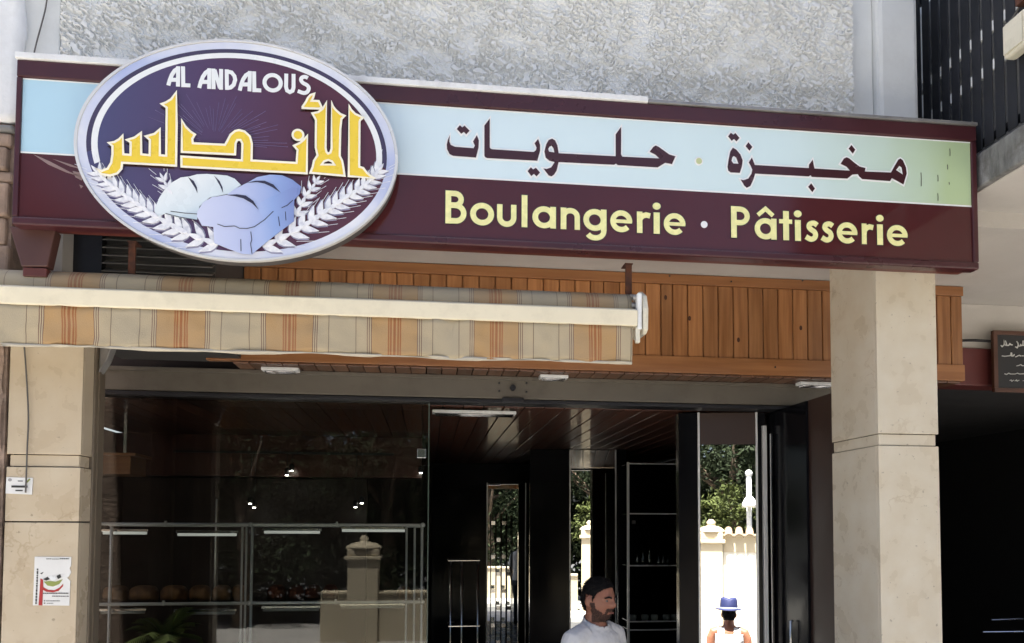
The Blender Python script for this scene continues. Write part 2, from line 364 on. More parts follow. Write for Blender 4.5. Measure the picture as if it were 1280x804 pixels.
# thin glass: clear straight through, mirror-like at its Fresnel share
def glass(name, tint, ior=1.55):
    m = bpy.data.materials.new(name); m.use_nodes = True; n = m.node_tree.nodes; l = m.node_tree.links
    for x in list(n): n.remove(x)
    o = n.new('ShaderNodeOutputMaterial'); t = n.new('ShaderNodeBsdfTransparent'); t.inputs[0].default_value = (*tint,1)
    g = n.new('ShaderNodeBsdfGlossy'); g.inputs['Roughness'].default_value = .01
    f = n.new('ShaderNodeFresnel'); f.inputs[0].default_value = ior
    mx = n.new('ShaderNodeMixShader'); l.new(f.outputs[0], mx.inputs[0]); l.new(t.outputs[0], mx.inputs[1]); l.new(g.outputs[0], mx.inputs[2]); l.new(mx.outputs[0], o.inputs[0])
    MATS[name] = m; return m
glass_m = glass('window_glass', (.76,.78,.76), 1.5)
mirror_m = mat('mirror', (.86,.88,.86), .0, metal=1, var=0)
nodes_of(mirror_m)[2].inputs['Roughness'].default_value = .005
for lk in list(nodes_of(mirror_m)[2].inputs['Roughness'].links): mirror_m.node_tree.links.remove(lk)

# ------------------------------------------------------------------ ground
GZ = -.60                                       # street pavement level; the shop stands on a raised terrace
struct(box('ground', -400, 400, -400, 400, GZ-1.2, GZ-.20, asphalt))
struct(box('road', -60, 60, -9.2, -4.9, GZ-.196, GZ-.13, asphalt))
struct(box('pavement', -60, 60, -4.9, .05, GZ-.192, GZ, pave_m, bevel=.02))
struct(box('far_pavement', -60, 60, -14, -9.2, GZ-.192, GZ, pave_m, bevel=.02))
for i in range(3):
    struct(box('terrace_step' if i else 'terrace', -6, 3.05, -1.7-.3*i, -1.40-.3*i if i else .06, GZ+.004, -.0-.15*i-.004*(i > 0), pave_m, bevel=.01))

# ------------------------------------------------------------------ bakery building
bld = empty('bakery_building', 'grey stuccoed building over the bakery with soffit and smooth corner strips', 'building')
ZS = 3.581                                      # soffit height
# stucco panel with real relief (worm-like trowelled ridges between flat patches)
x0, x1, z0, z1 = -1.714, 2.207, 3.9, 4.98
nx, nz = 960, 264
v = []; f = []
for j in range(nz+1):
    for i in range(nx+1):
        x = x0+(x1-x0)*i/nx; z = z0+(z1-z0)*j/nz
        p = Vector((x, z, 0))
        wv = noise.noise(p*36)
        q = Vector((x*52+wv*1.8, z*74-wv*1.6, 2))
        n1 = noise.noise(q)+.35*noise.noise(q*1.9)
        st = min(1, max(0, (n1+.06)/.14)); st = st*st*(3-2*st)
        patch = noise.noise(Vector((x*8, z*9, 9)))+.5*noise.noise(Vector((x*19, z*19, 4)))
        k = .35+.65*min(1, max(0, (patch+.45)*2.4))
        y = -.004-.0165*k*st-.0015*noise.noise(p*14)
        v.append((x, y, z))
for j in range(nz):
    for i in range(nx):
        a = j*(nx+1)+i; f.append((a, a+1, a+nx+2, a+nx+1))
me = bpy.data.meshes.new('stucco_panel'); me.from_pydata(v, [], f); link('stucco_panel', me, stucco, bld, smooth=False)
box('transom_wall', -2.7, 2.5, 1.25, 1.45, 2.93, ZS-.004, darkbrown, bld)
box('upper_wall', -1.714, 2.207, .012, .3, ZS+.002, 6.4, stucco, bld)
box('smooth_strip', -1.878, -1.716, -.012, .3, ZS+.002, 6.4, smoothr, bld, bevel=.006)
box('corner_post', 2.34, 2.568, -.03, .32, ZS+.002, 6.4, smoothr, bld, bevel=.025)
box('corner_post_recess', 2.209, 2.338, .02, .31, ZS+.002, 6.4, smoothr, bld, bevel=.004)
box('roof_slab', -2.4, 6.4, .02, 7.6, 6.402, 6.6, concrete, bld)
box('back_mass', -1.9, 6.4, .34, 7.6, ZS+.15, 6.40, smoothr, bld)
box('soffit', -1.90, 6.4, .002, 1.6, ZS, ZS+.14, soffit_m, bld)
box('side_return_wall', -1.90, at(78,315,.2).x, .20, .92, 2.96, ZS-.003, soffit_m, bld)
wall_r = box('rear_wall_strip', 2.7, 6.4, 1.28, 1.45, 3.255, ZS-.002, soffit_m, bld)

# neighbouring wall at the left edge
nb = empty('neighbour_wall', 'white plastered neighbouring wall with broken stone courses at left edge', 'wall')
vv = []; ff = []
NX, NZ = 14, 60
for j in range(NZ+1):
    for i in range(NX+1):
        x = -2.6+(.735)*i/NX; z = 3.82+2.2*j/NZ
        xx = x+(0.012*noise.noise(Vector((0, z*6, 3))) if i == NX else 0)
        y = -.032-.006*noise.noise(Vector((x*6, z*4, 1)))
        zz = z+(0.03*noise.noise(Vector((x*9, 0, 5))) if j == 0 else 0)
        vv.append((xx, y, zz))
n0 = len(vv)
for j in range(NZ):
    for i in range(NX):
        a = j*(NX+1)+i; ff.append((a, a+1, a+NX+2, a+NX+1))
me = bpy.data.meshes.new('plaster_face'); me.from_pydata(vv, [], ff)
o = link('plaster_face', me, plaster_w, nb, smooth=True)
sm = o.modifiers.new('solid', 'SOLIDIFY'); sm.thickness = .03; sm.offset = -1
box('wall_core', -2.6, -1.905, 0, .5, GZ, 6.0, rough_render, nb)
zz = 3.80
for k, h in enumerate((.035, .07, .11, .055, .16, .13, .17, .12)):
    w0 = -1.895-.012*(k % 3)
    mb = MB().box(-2.5, w0, -.035+.012*(k % 2), .01, zz-h+.006, zz)
    mb.build('stone_course', stone_pink if k else concrete, nb, bevel=.012, segs=2); zz -= h
vv = []; ff = []
for j in range(81):
    for i in range(9):
        x = -2.5+.585*i/8; z = GZ+3.55*j/80
        vv.append((x, -.012-.022*noise.noise(Vector((x*14, z*12, 8)))-.012*noise.noise(Vector((x*40, z*34, 8))), z))
for j in range(80):
    for i in range(8):
        a = j*9+i; ff.append((a, a+1, a+10, a+9))
me = bpy.data.meshes.new('rough_render_face'); me.from_pydata(vv, [], ff); link('rough_render_face', me, rough_render, nb, smooth=True)

# thin cable on the upper wall
p = [at(60, -12, -.03), at(57, 10, -.028), at(52, 30, -.03), at(46, 52, -.028), at(42, 70, -.03), at(41, 84, -.03)]
tag(MB().tube(smooth_curve(p, 4), .0032, 6).build('wall_cable', cable_m, None, True), 'thin dark cable running down the upper wall to the sign top', 'cable')

# ------------------------------------------------------------------ marble columns
def column(name, label, x0, x1, y0, y1, zt, mats, joint=(2.40, 2.462), extra=None):
    t = empty(name, label, 'column')
    box('core', x0+.02, x1-.02, y0+.02, y1-.02, GZ if y0 < -.5 else 0.0, zt, darkbrown, t)
    g = .0032; T = .018
    segs = [(joint[1]+.001, zt), (.0, joint[0]-.001)] if not extra else [(joint[1]+.001, zt), (extra+g, joint[0]-.001), (.0, extra-g)]
    for (a, b) in segs:
        box('marble_slab', x0, x1, y0, y0+T, a, b, mats[0], t, bevel=.0025)
        box('marble_slab', x0+.001, x0+T, y0+T+g, y1, a, b, mats[1], t, bevel=.0025)
        box('marble_slab', x1-T, x1-.001, y0+T+g, y1, a, b, mats[1], t, bevel=.0025)
    for (p0, p1, q0, q1) in ((x0+.010, x1-.010, y0+.010, y0+.019), (x0+.010, x0+.019, y0+.0205, y1-.004), (x1-.019, x1-.010, y0+.0205, y1-.004)):
        box('groove_band', p0, p1, q0, q1, joint[0]+.0025, joint[1]-.0025, mats[0], t, bevel=.002)
    return t
column('marble_column', 'freestanding cream marble column under the right end of the sign', 2.322, 2.658, 0, .447, ZS-.003, (marble_m, marble_m))
pil = column('marble_pillar', 'beige marble pillar with paper notices at left of the shop window', -1.893, -1.577, 0, .115, 2.98, (marble_d, marble_d), joint=(2.235, 2.292), extra=1.985)
gr = empty('shutter_guide', 'brown metal shutter guide rail beside the left marble pillar', 'rail')
box('channel', -1.70, -1.572, .119, .232, 0, 2.96, rail_m, gr, bevel=.006)
box('lip', -1.5718, -1.566, .150, .170, 0, 2.96, rail_m, gr)
mb = MB(); mb.prism([[(-1.57,2.70),(-1.565,2.86),(-1.50,2.86),(-1.535,2.76)]], .14, .2); mb.build('corner_bracket', flash_g, gr, bevel=.004)

# cable on the pillar, meter label, poster
p = [at(30, 428, -.012), at(33, 470, -.010), at(35.5, 520, -.011), at(34, 560, -.010), at(33, 590, -.012), at(32, 616, -.012)]
tag(MB().tube(smooth_curve(p, 5), .0035, 6).build('hanging_cable', cable_m, None, True), 'grey cable hanging down the left marble pillar over the small label', 'cable')
def quad_px(pts, Y, th=.0012):
    return [xz(a, b, Y) for a, b in pts]
lab = empty('meter_label', 'small white paper label with grey print under the hanging cable', 'label')
MB().prism([quad_px([(8.5,596.5),(41.5,597.5),(40.5,618.5),(7.5,617)], 0)], -.0035, -.001).build('paper', paper, lab)
for (a, c, w, h) in ((15,607,20,2.6),(20,612.5,9,1.6),(23,601,6,1)): box('print_line', xz(a,c,0)[0], xz(a+w,c,0)[0], -.0050, -.0036, xz(a,c+h,0)[1], xz(a,c,0)[1], ink, lab)
MB().prism([[xz(13+2.4*math.cos(t*.63), 600+2*math.sin(t*.63), 0) for t in range(10)]], -.0050, -.0036).build('logo', grey_ink, lab)
MB().ribbon([xz(33,604,0), xz(36,601,0), xz(38,599,0)], .007, -.0050, -.0036).build('logo', green_ink, lab)
pos = empty('poster', 'torn white poster with red curve and food bowl print on pillar', 'poster')
# poster crop coords: [30,680] scale 6.4875
PC = lambda pts: [xz(30+a/6.4875, 680+b/6.4875, 0) for a, b in pts]
MB().prism([PC([(90,103),(200,104),(385,106),(384,180),(372,195),(385,230),(368,262),(352,275),(378,300),(370,500),(75,498)])], -.0035, -.001).build('paper', paper, pos)
mb = MB(); mb.prism([PC([(138,280),(158,290),(160,350),(200,372),(250,375),(290,355),(322,322),(318,345),(285,380),(240,392),(185,388),(158,372),(152,498),(122,497)])], -.0050, -.0036); mb.build('red_curve', red_ink, pos)
MB().prism([PC([(165,305),(210,300),(260,305),(318,285),(290,325),(240,345),(195,338)])], -.0050, -.0036).build('green_bowl', green_ink, pos)
mb = MB(); mb.prism([PC([(160,285),(195,265),(215,285),(185,298)])], -.0056, -.0051); mb.prism([PC([(268,258),(298,244),(308,270),(280,285)])], -.0056, -.0051); mb.prism([PC([(135,240),(165,225),(150,245)])], -.0056, -.0051); mb.build('olives', ink, pos)
MB().prism([PC([(205,270),(225,255),(245,270),(255,258),(268,285),(235,300)])], -.0062, -.0057).build('white_morsels', white_print, pos)
mb = MB()
for (a, b, c, h) in ((160,395,365,9),(232,420,368,7),(185,458,295,6),(190,478,240,5),(165,456,176,9),(165,475,176,9),(185,118,225,6),(232,120,290,5),(295,116,368,8)):
    k = a
    while k < c:
        w = random.uniform(7, 18); L = PC([(k,b),(min(k+w,c),b+1),(min(k+w,c),b+h),(k,b+h)]); mb.prism([L], -.0050, -.0036); k += w+4
k = 200
while k < 490:
    w = random.uniform(9, 26); q = PC([(108-(k-200)*.045,k),(119-(k-200)*.045,k),(119-(k-200)*.045,min(k+w,492)),(108-(k-200)*.045,min(k+w,492))]); mb.prism([q], -.0050, -.0036); k += w+5
mb.build('print', ink, pos)['kind'] = 'stuff'

# ------------------------------------------------------------------ the long sign
YS = -.25
sg = empty('sign_box', 'long maroon and pale blue bakery sign box with Arabic and French lettering', 'sign')
SX0, SX1, SZ0, SZ1 = -1.768, 2.702, 3.262, 3.972
box('casing', SX0+.006, SX1-.006, YS+.012, -.12, SZ0+.006, SZ1-.006, maroon_under, sg, bevel=.008)
box('frame_rail', SX0, SX1, YS-.012, YS+.05, 3.897, SZ1, maroon, sg, bevel=.006)
box('frame_rail', SX0, SX1, YS-.012, YS+.05, SZ0-.012, 3.287, maroon, sg, bevel=.008)
box('frame_stile', SX0, SX0+.022, YS-.010, YS+.05, 3.288, 3.896, maroon, sg, bevel=.004)
box('frame_stile', SX1-.028, SX1, YS-.010, YS+.05, 3.288, 3.896, maroon, sg, bevel=.004)
box('pale_panel', SX0+.0222, SX1-.0282, YS, YS+.011, 3.571, 3.896, band_m, sg)
box('maroon_panel', SX0+.0222, SX1-.0282, YS, YS+.011, 3.288, 3.570, maroon_face, sg)
box('white_trim', SX0+.0224, SX1-.0284, YS-.002, YS-.0005, 3.8900, 3.8955, white_print, sg)
box('white_trim', SX0+.0224, SX1-.0284, YS-.002, YS-.0005, 3.5665, 3.5735, white_print, sg)
# flashing along the top, sky glare painted white at left, unlit rest grey
mb = MB(); mb.box(SX0-.004, 1.02, YS-.022, -.11, SZ1+.001, SZ1+.028); mb.build('flashing', flash_w, sg, bevel=.003)
mb = MB(); mb.box(1.022, SX1+.002, YS-.020, -.11, SZ1+.001, SZ1+.018); mb.build('flashing', flash_g, sg, bevel=.003)
br = empty('sign_bracket', 'brown steel bracket under the left end of the sign box', 'bracket')
mb = MB(); mb.prism([[xz(a, b, -.14) for a, b in ((19,288),(76,293),(66,338),(34,338))]], -.19, -.13); mb.build('gusset', mat('bracket_brown', srgb(86,56,50), .5, var=.15, dirt=.3), br, bevel=.006)
qa = xz(34,338,-.14); qb = xz(66,338,-.14); box('arm', qa[0]+.004, qb[0]-.004, -.185, .30, qa[1]-.04, qa[1]-.001, maroon_under, br, bevel=.004)
# sun-cracked tear in the film near the left end
mb = MB()
for P in ([(40,193),(62,202),(88,215),(106,222),(84,216),(60,206)],[(66,199),(90,206),(112,214),(88,208)],[(92,214),(108,217),(104,226),(96,222)],[(101,231),(106,233),(103,236)]):
    mb.prism([[xz(70+(a-70)*.95, b, YS) for a, b in P]], YS-.0022, YS-.001)
mb.build('film_tear', mat('torn_film', srgb(150,126,122), .6), sg)

# letters -----------------------------------------------------------------
S = .25
def glyph(ch):
    "list of (kind, data) pieces, x-height = 1, baseline 0"
    r = lambda a, b, c, d: ('P', [[(a,b),(c,b),(c,d),(a,d)]])
    ring = lambda cx, cz, ra: ('P', [circ(cx,cz,ra,28), circ(cx,cz,ra-S,28)])
    if ch == 'o': return 1.04, [('P', [circ(.52,.5,.52,30), circ(.52,.5,.52-S,30)])]
    if ch == 'l': return S, [r(0,0,S,1.48)]
    if ch == 'u': return .86, [('R', [(S/2,1),(S/2,.45)]+arc(.43,.40,.305,180,360,14)+[(.86-S/2,.45),(.86-S/2,1)])]
    if ch == 'a': return 1.03, [ring(.51,.5,.51), r(1.03-S,0,1.03,1)]
    if ch == 'n': return .85, [r(0,0,S,1), ('R', [(S*.45,.45)]+arc(.425,.575,.30,165,0,12)+[(.725,0)])]
    if ch == 'g': return 1.03, [ring(.51,.5,.51), r(1.03-S,.0,1.03,1), ('R', [(1.03-S/2,.1),(1.03-S/2,.0)]+arc(.53,-.02,.375,0,-150,14,rz=.32))]
    if ch == 'e': return 1.03, [('R', arc(.515,.5,.39,-6,318,30)), r(.20,.42,1.01,.58)]
    if ch == 'r': return .62, [r(0,0,S,1), ('R', [(S*.5,.5),(S*.55,.66),(.26,.80),(.42,.86),(.60,.82)])]
    if ch == 'i': return S, [r(0,0,S,1), ('P', [circ(S/2,1.30,.165,20)])]
    if ch == 'B': return .92, [r(0,0,S,1.5), ('R', [(S*.6,1.375),(.42,1.375)]+arc(.42,1.11,.265,85,-85,10)+[(S*.6,.845)]), ('R', [(S*.6,.83),(.45,.83)]+arc(.45,.477,.353,80,-80,12)+[(S*.6,.125)])]
    if ch == 'P': return .86, [r(0,0,S,1.5), ('R', [(S*.6,1.375),(.40,1.375)]+arc(.40,1.05,.325,85,-85,12)+[(S*.6,.725)])]
    if ch == 't': return .56, [r(.17,0,.17+S,1.40), r(0,.80,.56,1.0)]
    if ch == 's': return .66, [('R', smooth_curve([(.58,.80),(.44,.89),(.27,.85),(.21,.71),(.30,.58),(.45,.47),(.50,.31),(.43,.16),(.27,.11),(.07,.22)],4))]
    if ch == '^': return 1, [('R', [(.06,1.14),(.5,1.46),(.94,1.14)])]
def put_letter(ch, pa, pb, zb, xh, outline=True):
    w, pieces = glyph(ch); Y = YS
    xa = at(pa, 280, Y).x; xb = at(pb, 280, Y).x; sx = (xb-xa)/w
    def T(P): return [(xa+p[0]*sx, zb+p[1]*xh) for p in P]
    def Tw(P, Lw): return T(P)
    mb = MB(); k = 0
    for kind, d in pieces:
        y0 = YS-.0030-.0004*k; k += 1
        if kind == 'P': mb.prism([T(L) for L in d], y0, YS-.0012)
        else:
            mb.ribbon(T(d), S*xh*.98 if ch != '^' else .2*xh, y0, YS-.0012)
    return mb
ZB, XH = 3.352, .1015
word1 = [('B',556.6,582.9),('o',587.5,617.5),('u',621,645.6),('l',651.9,659.1),('a',665.3,694.8),('n',700.7,725),('g',729,758),('e',762.6,790.3),('r',796,813),('i',816.9,824.5),('e',829.4,856.8)]
word2 = [('P',913.7,937.5),('a',943,970.3),('^',946,967.5),('t',973.8,989.8),('i',993.4,1000.6),('s',1005,1023.4),('s',1025,1042.6),('e',1045.5,1071.3),('r',1076.8,1091.4),('i',1095.9,1103),('e',1108,1134)]
def put_outline(ch, pa, pb, zb, xh, parent):
    w, pieces = glyph(ch); xa = at(pa, 280, YS).x; xb = at(pb, 280, YS).x; sx = (xb-xa)/w
    T = lambda P: [(xa+p[0]*sx, zb+p[1]*xh) for p in P]
    mb = MB()
    for kind, d in pieces:
        if kind == 'P':
            for L in d: mb.ribbon(T(L), .0085, YS-.0011, YS-.0003, closed=True)
        else: mb.ribbon(T(d), (S*xh*.98 if ch != '^' else .2*xh)+.0085, YS-.0011, YS-.0003)
    mb.build('dark_outline', print_edge, parent)
print_edge = mat('outline_print', srgb(40,20,24), .4)
for ch, a, b in word1+word2:
    o = put_letter(ch, a, b, ZB, XH).build('letter', yellow_pale, sg); put_outline(ch, a, b, ZB, XH, o)
c = xz(880, 281, YS); MB().prism([circ(c[0], c[1], .0165, 20)], YS-.003, YS-.0012).build('dot', white_print, sg)

def halo(loops, w, y0, y1, mbx):
    for L in loops: mbx.ribbon(L, w, y0, y1, closed=True)
    return mbx
def densify(L):
    return L
AR = lambda ox, oy, s, pts, Y=YS: [xz(ox+a/s, oy+b/s, Y) for a, b in pts]
A_ = lambda pts: AR(550, 140, 8, pts)
C_ = lambda pts: AR(860, 155, 8, pts)
arab = [
 ('A', [[(98,237),(92,300),(108,335),(150,353),(335,368),(348,340),(330,300),(368,237),(388,290),(385,360),(360,460),(130,442),(95,425),(70,375),(68,330),(78,285)]]),
 ('A', [[(168,175),(198,138),(222,160),(245,142),(295,192),(262,228),(238,203),(212,222)]]),
 ('A', [[(443,142),(497,70),(497,360),(505,372),(520,378),(935,405),(958,388),(965,360),(945,318),(980,275),(1000,335),(1000,395),(972,492),(470,465),(450,455),(443,440)]]),
 ('A', [[(875,595),(908,558),(930,580),(958,563),(998,610),(965,648),(938,622),(912,645)]]),
 ('A', [[(1120,272),(1150,290),(1172,340),(1185,418),(1755,448),(1755,228),(1810,152),(1808,430),(1822,452),(2195,470),(2150,430),(2095,402),(2130,355),(2155,340),(2185,355),(2290,430),(2352,448),(2318,525),(2250,512),(2220,530),(2175,558),(1775,535),(1758,520),(1740,532),(1185,505),(1165,590),(1140,630),(1115,648),(1085,638),(1060,605),(1035,570),(1065,575),(1110,560),(1145,505),(1090,490),(1055,460),(1043,400),(1060,330),(1085,285)],
        [(1095,350),(1115,342),(1135,370),(1142,410),(1090,402),(1080,375)]]),
 ('C', [[(398,128),(425,93),(450,112),(470,95),(512,145),(482,178),(458,155),(435,172)]]),
 ('C', [[(445,242),(480,262),(520,310),(543,370),(535,430),(515,493),(425,488),(400,470),(393,430),(405,350),(420,280)], [(455,322),(480,340),(503,403),(450,400),(432,375),(438,340)]]),
 ('C', [[(600,188),(640,235),(612,272),(573,225)]]),
 ('C', [[(635,340),(665,415),(1205,446),(1207,410),(1243,362),(1260,450),(1618,472),(1580,430),(1522,402),(1555,350),(1582,338),(1610,350),(1650,385),(1710,430),(1770,445),(1763,480),(2025,490),(2070,410),(2100,360),(2120,350),(2145,370),(2175,440),(2182,500),(2150,608),(2035,545),(2015,575),(1740,555),(1710,530),(1695,505),(1640,510),(1590,550),(1235,533),(1223,515),(1205,528),(668,500),(650,560),(620,625),(585,642),(560,620),(525,560),(550,567),(600,550),(632,500),(640,460),(628,430),(605,388)],
        [(2110,422),(2132,440),(2145,512),(2075,465)]]),
 ('C', [[(1228,598),(1265,650),(1240,685),(1198,632)]]),
 ('C', [[(1630,215),(1668,262),(1645,300),(1602,250)]]),
]
for tp, loops in arab:
    fn = A_ if tp == 'A' else C_
    LL = [fn(L) for L in loops]
    o = MB().prism(LL, YS-.0045, YS-.0026).build('arabic_lettering', print_dark, sg)
    halo(LL, .016, YS-.0024, YS-.0010, MB()).build('white_outline', white_print, o)
c = C_([(107,375)])[0]
MB().prism([circ(c[0], c[1], .0145, 20)], YS-.0045, YS-.0026).build('dot', mat('pale_green_print', srgb(206,214,160), .3), sg)
MB().prism([circ(c[0], c[1], .021, 20)], YS-.0024, YS-.0010).build('dot_outline', white_print, sg)
mb = MB()
for (a, b, h) in ((1151,216,17),(1187,186,9),(1184,206,6),(1172,219,8),(1186,228,3),(1172,242,9)):
    q0 = xz(a,b,YS); q1 = xz(a+.3,b+h,YS); mb.ribbon([q0, ((q0[0]+q1[0])/2+.001, (q0[1]+q1[1])/2), q1], .0035, YS-.0022, YS-.001)
mb.build('crack', mat('crack_dark', (.12,.13,.10), .8), sg)

# ------------------------------------------------------------------ oval sign
YO = -.335
ov = empty('oval_sign', 'oval logo sign with yellow Arabic lettering, loaves and wheat mounted on sign box', 'sign')
OC = Vector((( -1.489-.143)/2, YO, (4.077+3.108)/2)); OA, OB = .673, .4845
def ell(k, n=96, kb=None): return circ(OC.x, OC.z, OA*k, n, OB*(kb or k))
MB().prism([ell(.995)], YO+.012, -.262).build('drum', mat('drum_grey', (.10,.09,.085), .6, var=.2), ov)
mb = MB(); mb.prism([ell(1.004), ell(.985)], YO-.008, YO+.016); mb.build('rim_edge', rim_w, ov, bevel=.003)
def off(L, k): return L
def ring_px(d0, d1, y0, y1, name, m):
    "band between two inward offsets (metres) of the oval's outline"
    a = circ(OC.x, OC.z, OA-d0, 96, OB-d0*.86); b = circ(OC.x, OC.z, OA-d1, 96, OB-d1*.86)
    return MB().prism([a, b], y0, y1).build(name, m, ov)
ring_px(.0105, .046, YO-.0035, YO-.0005, 'silver_band', rim_m)
MB().prism([circ(OC.x, OC.z, OA-.0462, 96, OB-.0462*.86)], YO-.0035, YO-.0005).build('plum_face', oval_m, ov)
def arc_band(d0, d1, a0, a1, y0, y1, name, m):
    a = arc(OC.x, OC.z, OA-d0, a0, a1, 70, OB-d0*.86); b = arc(OC.x, OC.z, OA-d1, a0+1, a1-1, 70, OB-d1*.86)
    return MB().prism([a+b[::-1]], y0, y1).build(name, m, ov)
arc_band(.0464, .066, -6, 186, YO-.0046, YO-.0036, 'slate_ring', dark_ring)
arc_band(.0664, .092, -13, 193, YO-.0046, YO-.0036, 'white_ring', white_print)
# sunburst rays
sb = Vector(xz(268, 178, YO)); mb = MB()
for k in range(46):
    a = R(200-220*k/45+random.uniform(-2, 2)); r0 = random.uniform(.05,.10); r1 = random.uniform(.17,.27)
    if math.sin(a) < -.1: continue
    d = Vector((math.cos(a)*1.15, math.sin(a)*.85)); mb.ribbon([sb+d*r0, sb+d*r1], .0016, YO-.0046, YO-.0036)
mb.build('sunburst', mat('ray_print', srgb(122,108,150), .3), ov)
E_ = lambda pts: AR(120, 110, 6.7, pts, YO)
F_ = lambda pts: AR(260, 120, 7.31, pts, YO)
G_ = lambda pts: AR(355, 115, 6.7, pts, YO)
gold = [
 [E_([(120,475),(165,468),(205,445),(235,412),(240,570),(300,575),(302,470),(270,450),(335,430),(388,390),(390,570),(460,578),(462,450),(428,420),(500,400),(545,360),(545,578),(598,582),(602,180),(560,150),(595,138),(640,110),(682,50),(685,320),(680,665),(230,640),(225,690),(190,730),(130,747),(60,735),(15,690),(60,708),(110,690),(140,640),(150,570),(150,500)])],
 [E_([(728,285),(760,340),(800,380),(838,405),(815,440),(820,478)])+F_([(165,462),(185,425),(215,370),(255,337),(290,328),(340,340),(390,385),(408,450),(405,605)])+G_([(110,608),(118,500),(88,465),(140,440),(175,410),(200,380),(195,695)])+E_([(725,672),(725,588)])+F_([(318,605),(322,450),(305,418),(275,418),(260,450),(255,550)])+E_([(728,550)])],
 [[ (xz(355+122/6.7,115+375/6.7,YO)[0]+.0228*math.cos(t*math.pi/12), xz(355+122/6.7,115+375/6.7,YO)[1]+.0228*math.sin(t*math.pi/12)) for t in range(24)]],
 [G_([(360,100),(352,480),(358,515),(372,530),(392,522),(402,490),(402,100),(415,140),(440,170),(475,200),(510,215),(485,240),(475,320),(470,550),(490,590),(500,640),(510,715),(225,690),(245,640),(255,590),(285,545),(270,480),(272,250),(242,195),(290,185),(330,155)]), G_([(318,622),(340,595),(375,583),(405,595),(425,622)])],
 [G_([(548,130),(565,165),(600,200),(665,230),(640,250),(635,265),(632,640),(665,650),(700,695),(730,718),(760,735),(545,718)])],
 [G_([(160,140),(190,95),(205,65),(225,42),(258,30),(250,60),(235,90),(295,92),(320,145),(300,155),(160,150)])],
]
for LL in gold:
    o = MB().prism(LL, YO-.0135, YO-.0085).build('yellow_lettering', yellow, ov)
    halo(LL, .0090, YO-.0150, YO-.0140, MB()).build('cream_edge', letter_edge, o)
    sh = [[(p[0]-.010, p[1]-.010) for p in L] for L in LL]
    MB().prism(sh, YO-.0058, YO-.0048).build('dark_drop_print', mat('shadow_print', srgb(52,26,30), .3), o)
# AL ANDALOUS
N_ = lambda pts: AR(200, 75, 6.4, pts, YO)
lw = .0162
def strokes(lst):
    mb = MB()
    for k, L in enumerate(lst):
        mb.ribbon(N_(L), lw, YO-.0056-.0004*k, YO-.0040)
    mb.build('letter', white_print, ov)
strokes([[(70,209),(82,165),(98,125),(120,92),(146,74)],[(149,58),(147,218)],[(92,165),(147,165)]])
strokes([[(187,58),(189,222)],[(189,207),(246,210)]])
strokes([[(317,229),(330,180),(346,140),(368,108),(394,90)],[(398,74),(396,236)],[(340,182),(396,182)]])
strokes([[(430,76),(431,238)],[(440,86),(482,232)],[(492,80),(491,243)]])
strokes([[(536,82),(538,244)],[(540,98),(575,106),(598,135),(604,165),(592,205),(568,226),(540,231)]])
strokes([[(640,250),(652,202),(668,160),(690,128),(716,112)],[(722,96),(718,256)],[(662,202),(718,202)]])
strokes([[(755,98),(757,262)],[(757,247),(812,250)]])
q = N_([(903,188)])[0]; qr = abs(N_([(967,188)])[0][0]-q[0])
MB().prism([circ(q[0], q[1], qr+lw*.55, 32), circ(q[0], q[1], qr-lw*.5, 32)], YO-.0056, YO-.0040).build('letter', white_print, ov)
strokes([[(1012,116),(1010,222),(1018,250),(1040,263),(1062,252),(1070,226),(1070,118)]])
strokes([smooth_curve([(1184,150),(1160,140),(1136,148),(1130,168),(1146,190),(1176,206),(1192,230),(1180,260),(1150,270),(1104,254)],3)])
# wheat ears and loaves: printed artwork in thin layers
def grain(mb, p, ang, L, wd, y0, y1):
    d = Vector((math.cos(ang), math.sin(ang))); nn = Vector((-d.y, d.x)); p = Vector(p); P = []
    for t, w in ((0,.12),(.2,.75),(.45,1),(.7,.62),(1,.02)): P.append(p+d*L*t+nn*wd*w)
    for t, w in ((.7,.45),(.45,.8),(.2,.65),(0,.12)): P.append(p+d*L*t-nn*wd*w)
    mb.prism([[(q.x, q.y) for q in P]], y0, y1)
wheat_m = mat('wheat_print', srgb(246,247,248), .3, var=.05, vs=40, c2=srgb(214,216,226))
wheat_d = mat('wheat_dark_print', srgb(150,150,176), .3, var=.1)
gold_m = mat('gold_print', srgb(206,186,90), .3, var=.1)
def ear(path, side, n, name, Lg=.088):
    P = smooth_curve([xz(a, b, YO) for a, b in path], 10); mb = MB(); md = MB(); aw = MB(); k = 0
    for i in range(n):
        t = i/(n-1)*(len(P)-1.001); j = int(t); p = Vector(P[j]).lerp(Vector(P[j+1]), t-j); d = (Vector(P[j+1])-Vector(P[j])).normalized(); a = math.atan2(d.y, d.x)
        L = Lg*(1-.42*i/n); w = L*.185
        for sgn in (1, -1):
            y = YO-.0062-.0006*((i*2+(sgn > 0)) % 12)
            grain(mb, p-d*.01, a+sgn*.72, L, w, y, YO-.0042)
            grain(md, p-d*.012, a+sgn*.80, L*1.04, w*1.15, YO-.0052, YO-.0043)
            e0 = p+Vector((math.cos(a+sgn*.52), math.sin(a+sgn*.52)))*L*.9; e1 = e0+Vector((math.cos(a+sgn*.42), math.sin(a+sgn*.42)))*L*1.0
            aw.ribbon([e0, e1], .0017, YO-.0052, YO-.0043)
        grain(mb, p, a, L*.75, w*.8, YO-.0062-.0008*((i*3) % 9)-.004, YO-.0042)
    o = mb.build(name, wheat_m, ov); md.build('grain_shade_print', wheat_d, o); aw.build('awns', wheat_m, o)
ear([(270,305),(239,294),(219,284),(196,271.5),(178.7,260),(164,250),(148,238),(135,228),(124,217)], 1, 15, 'wheat_ear')
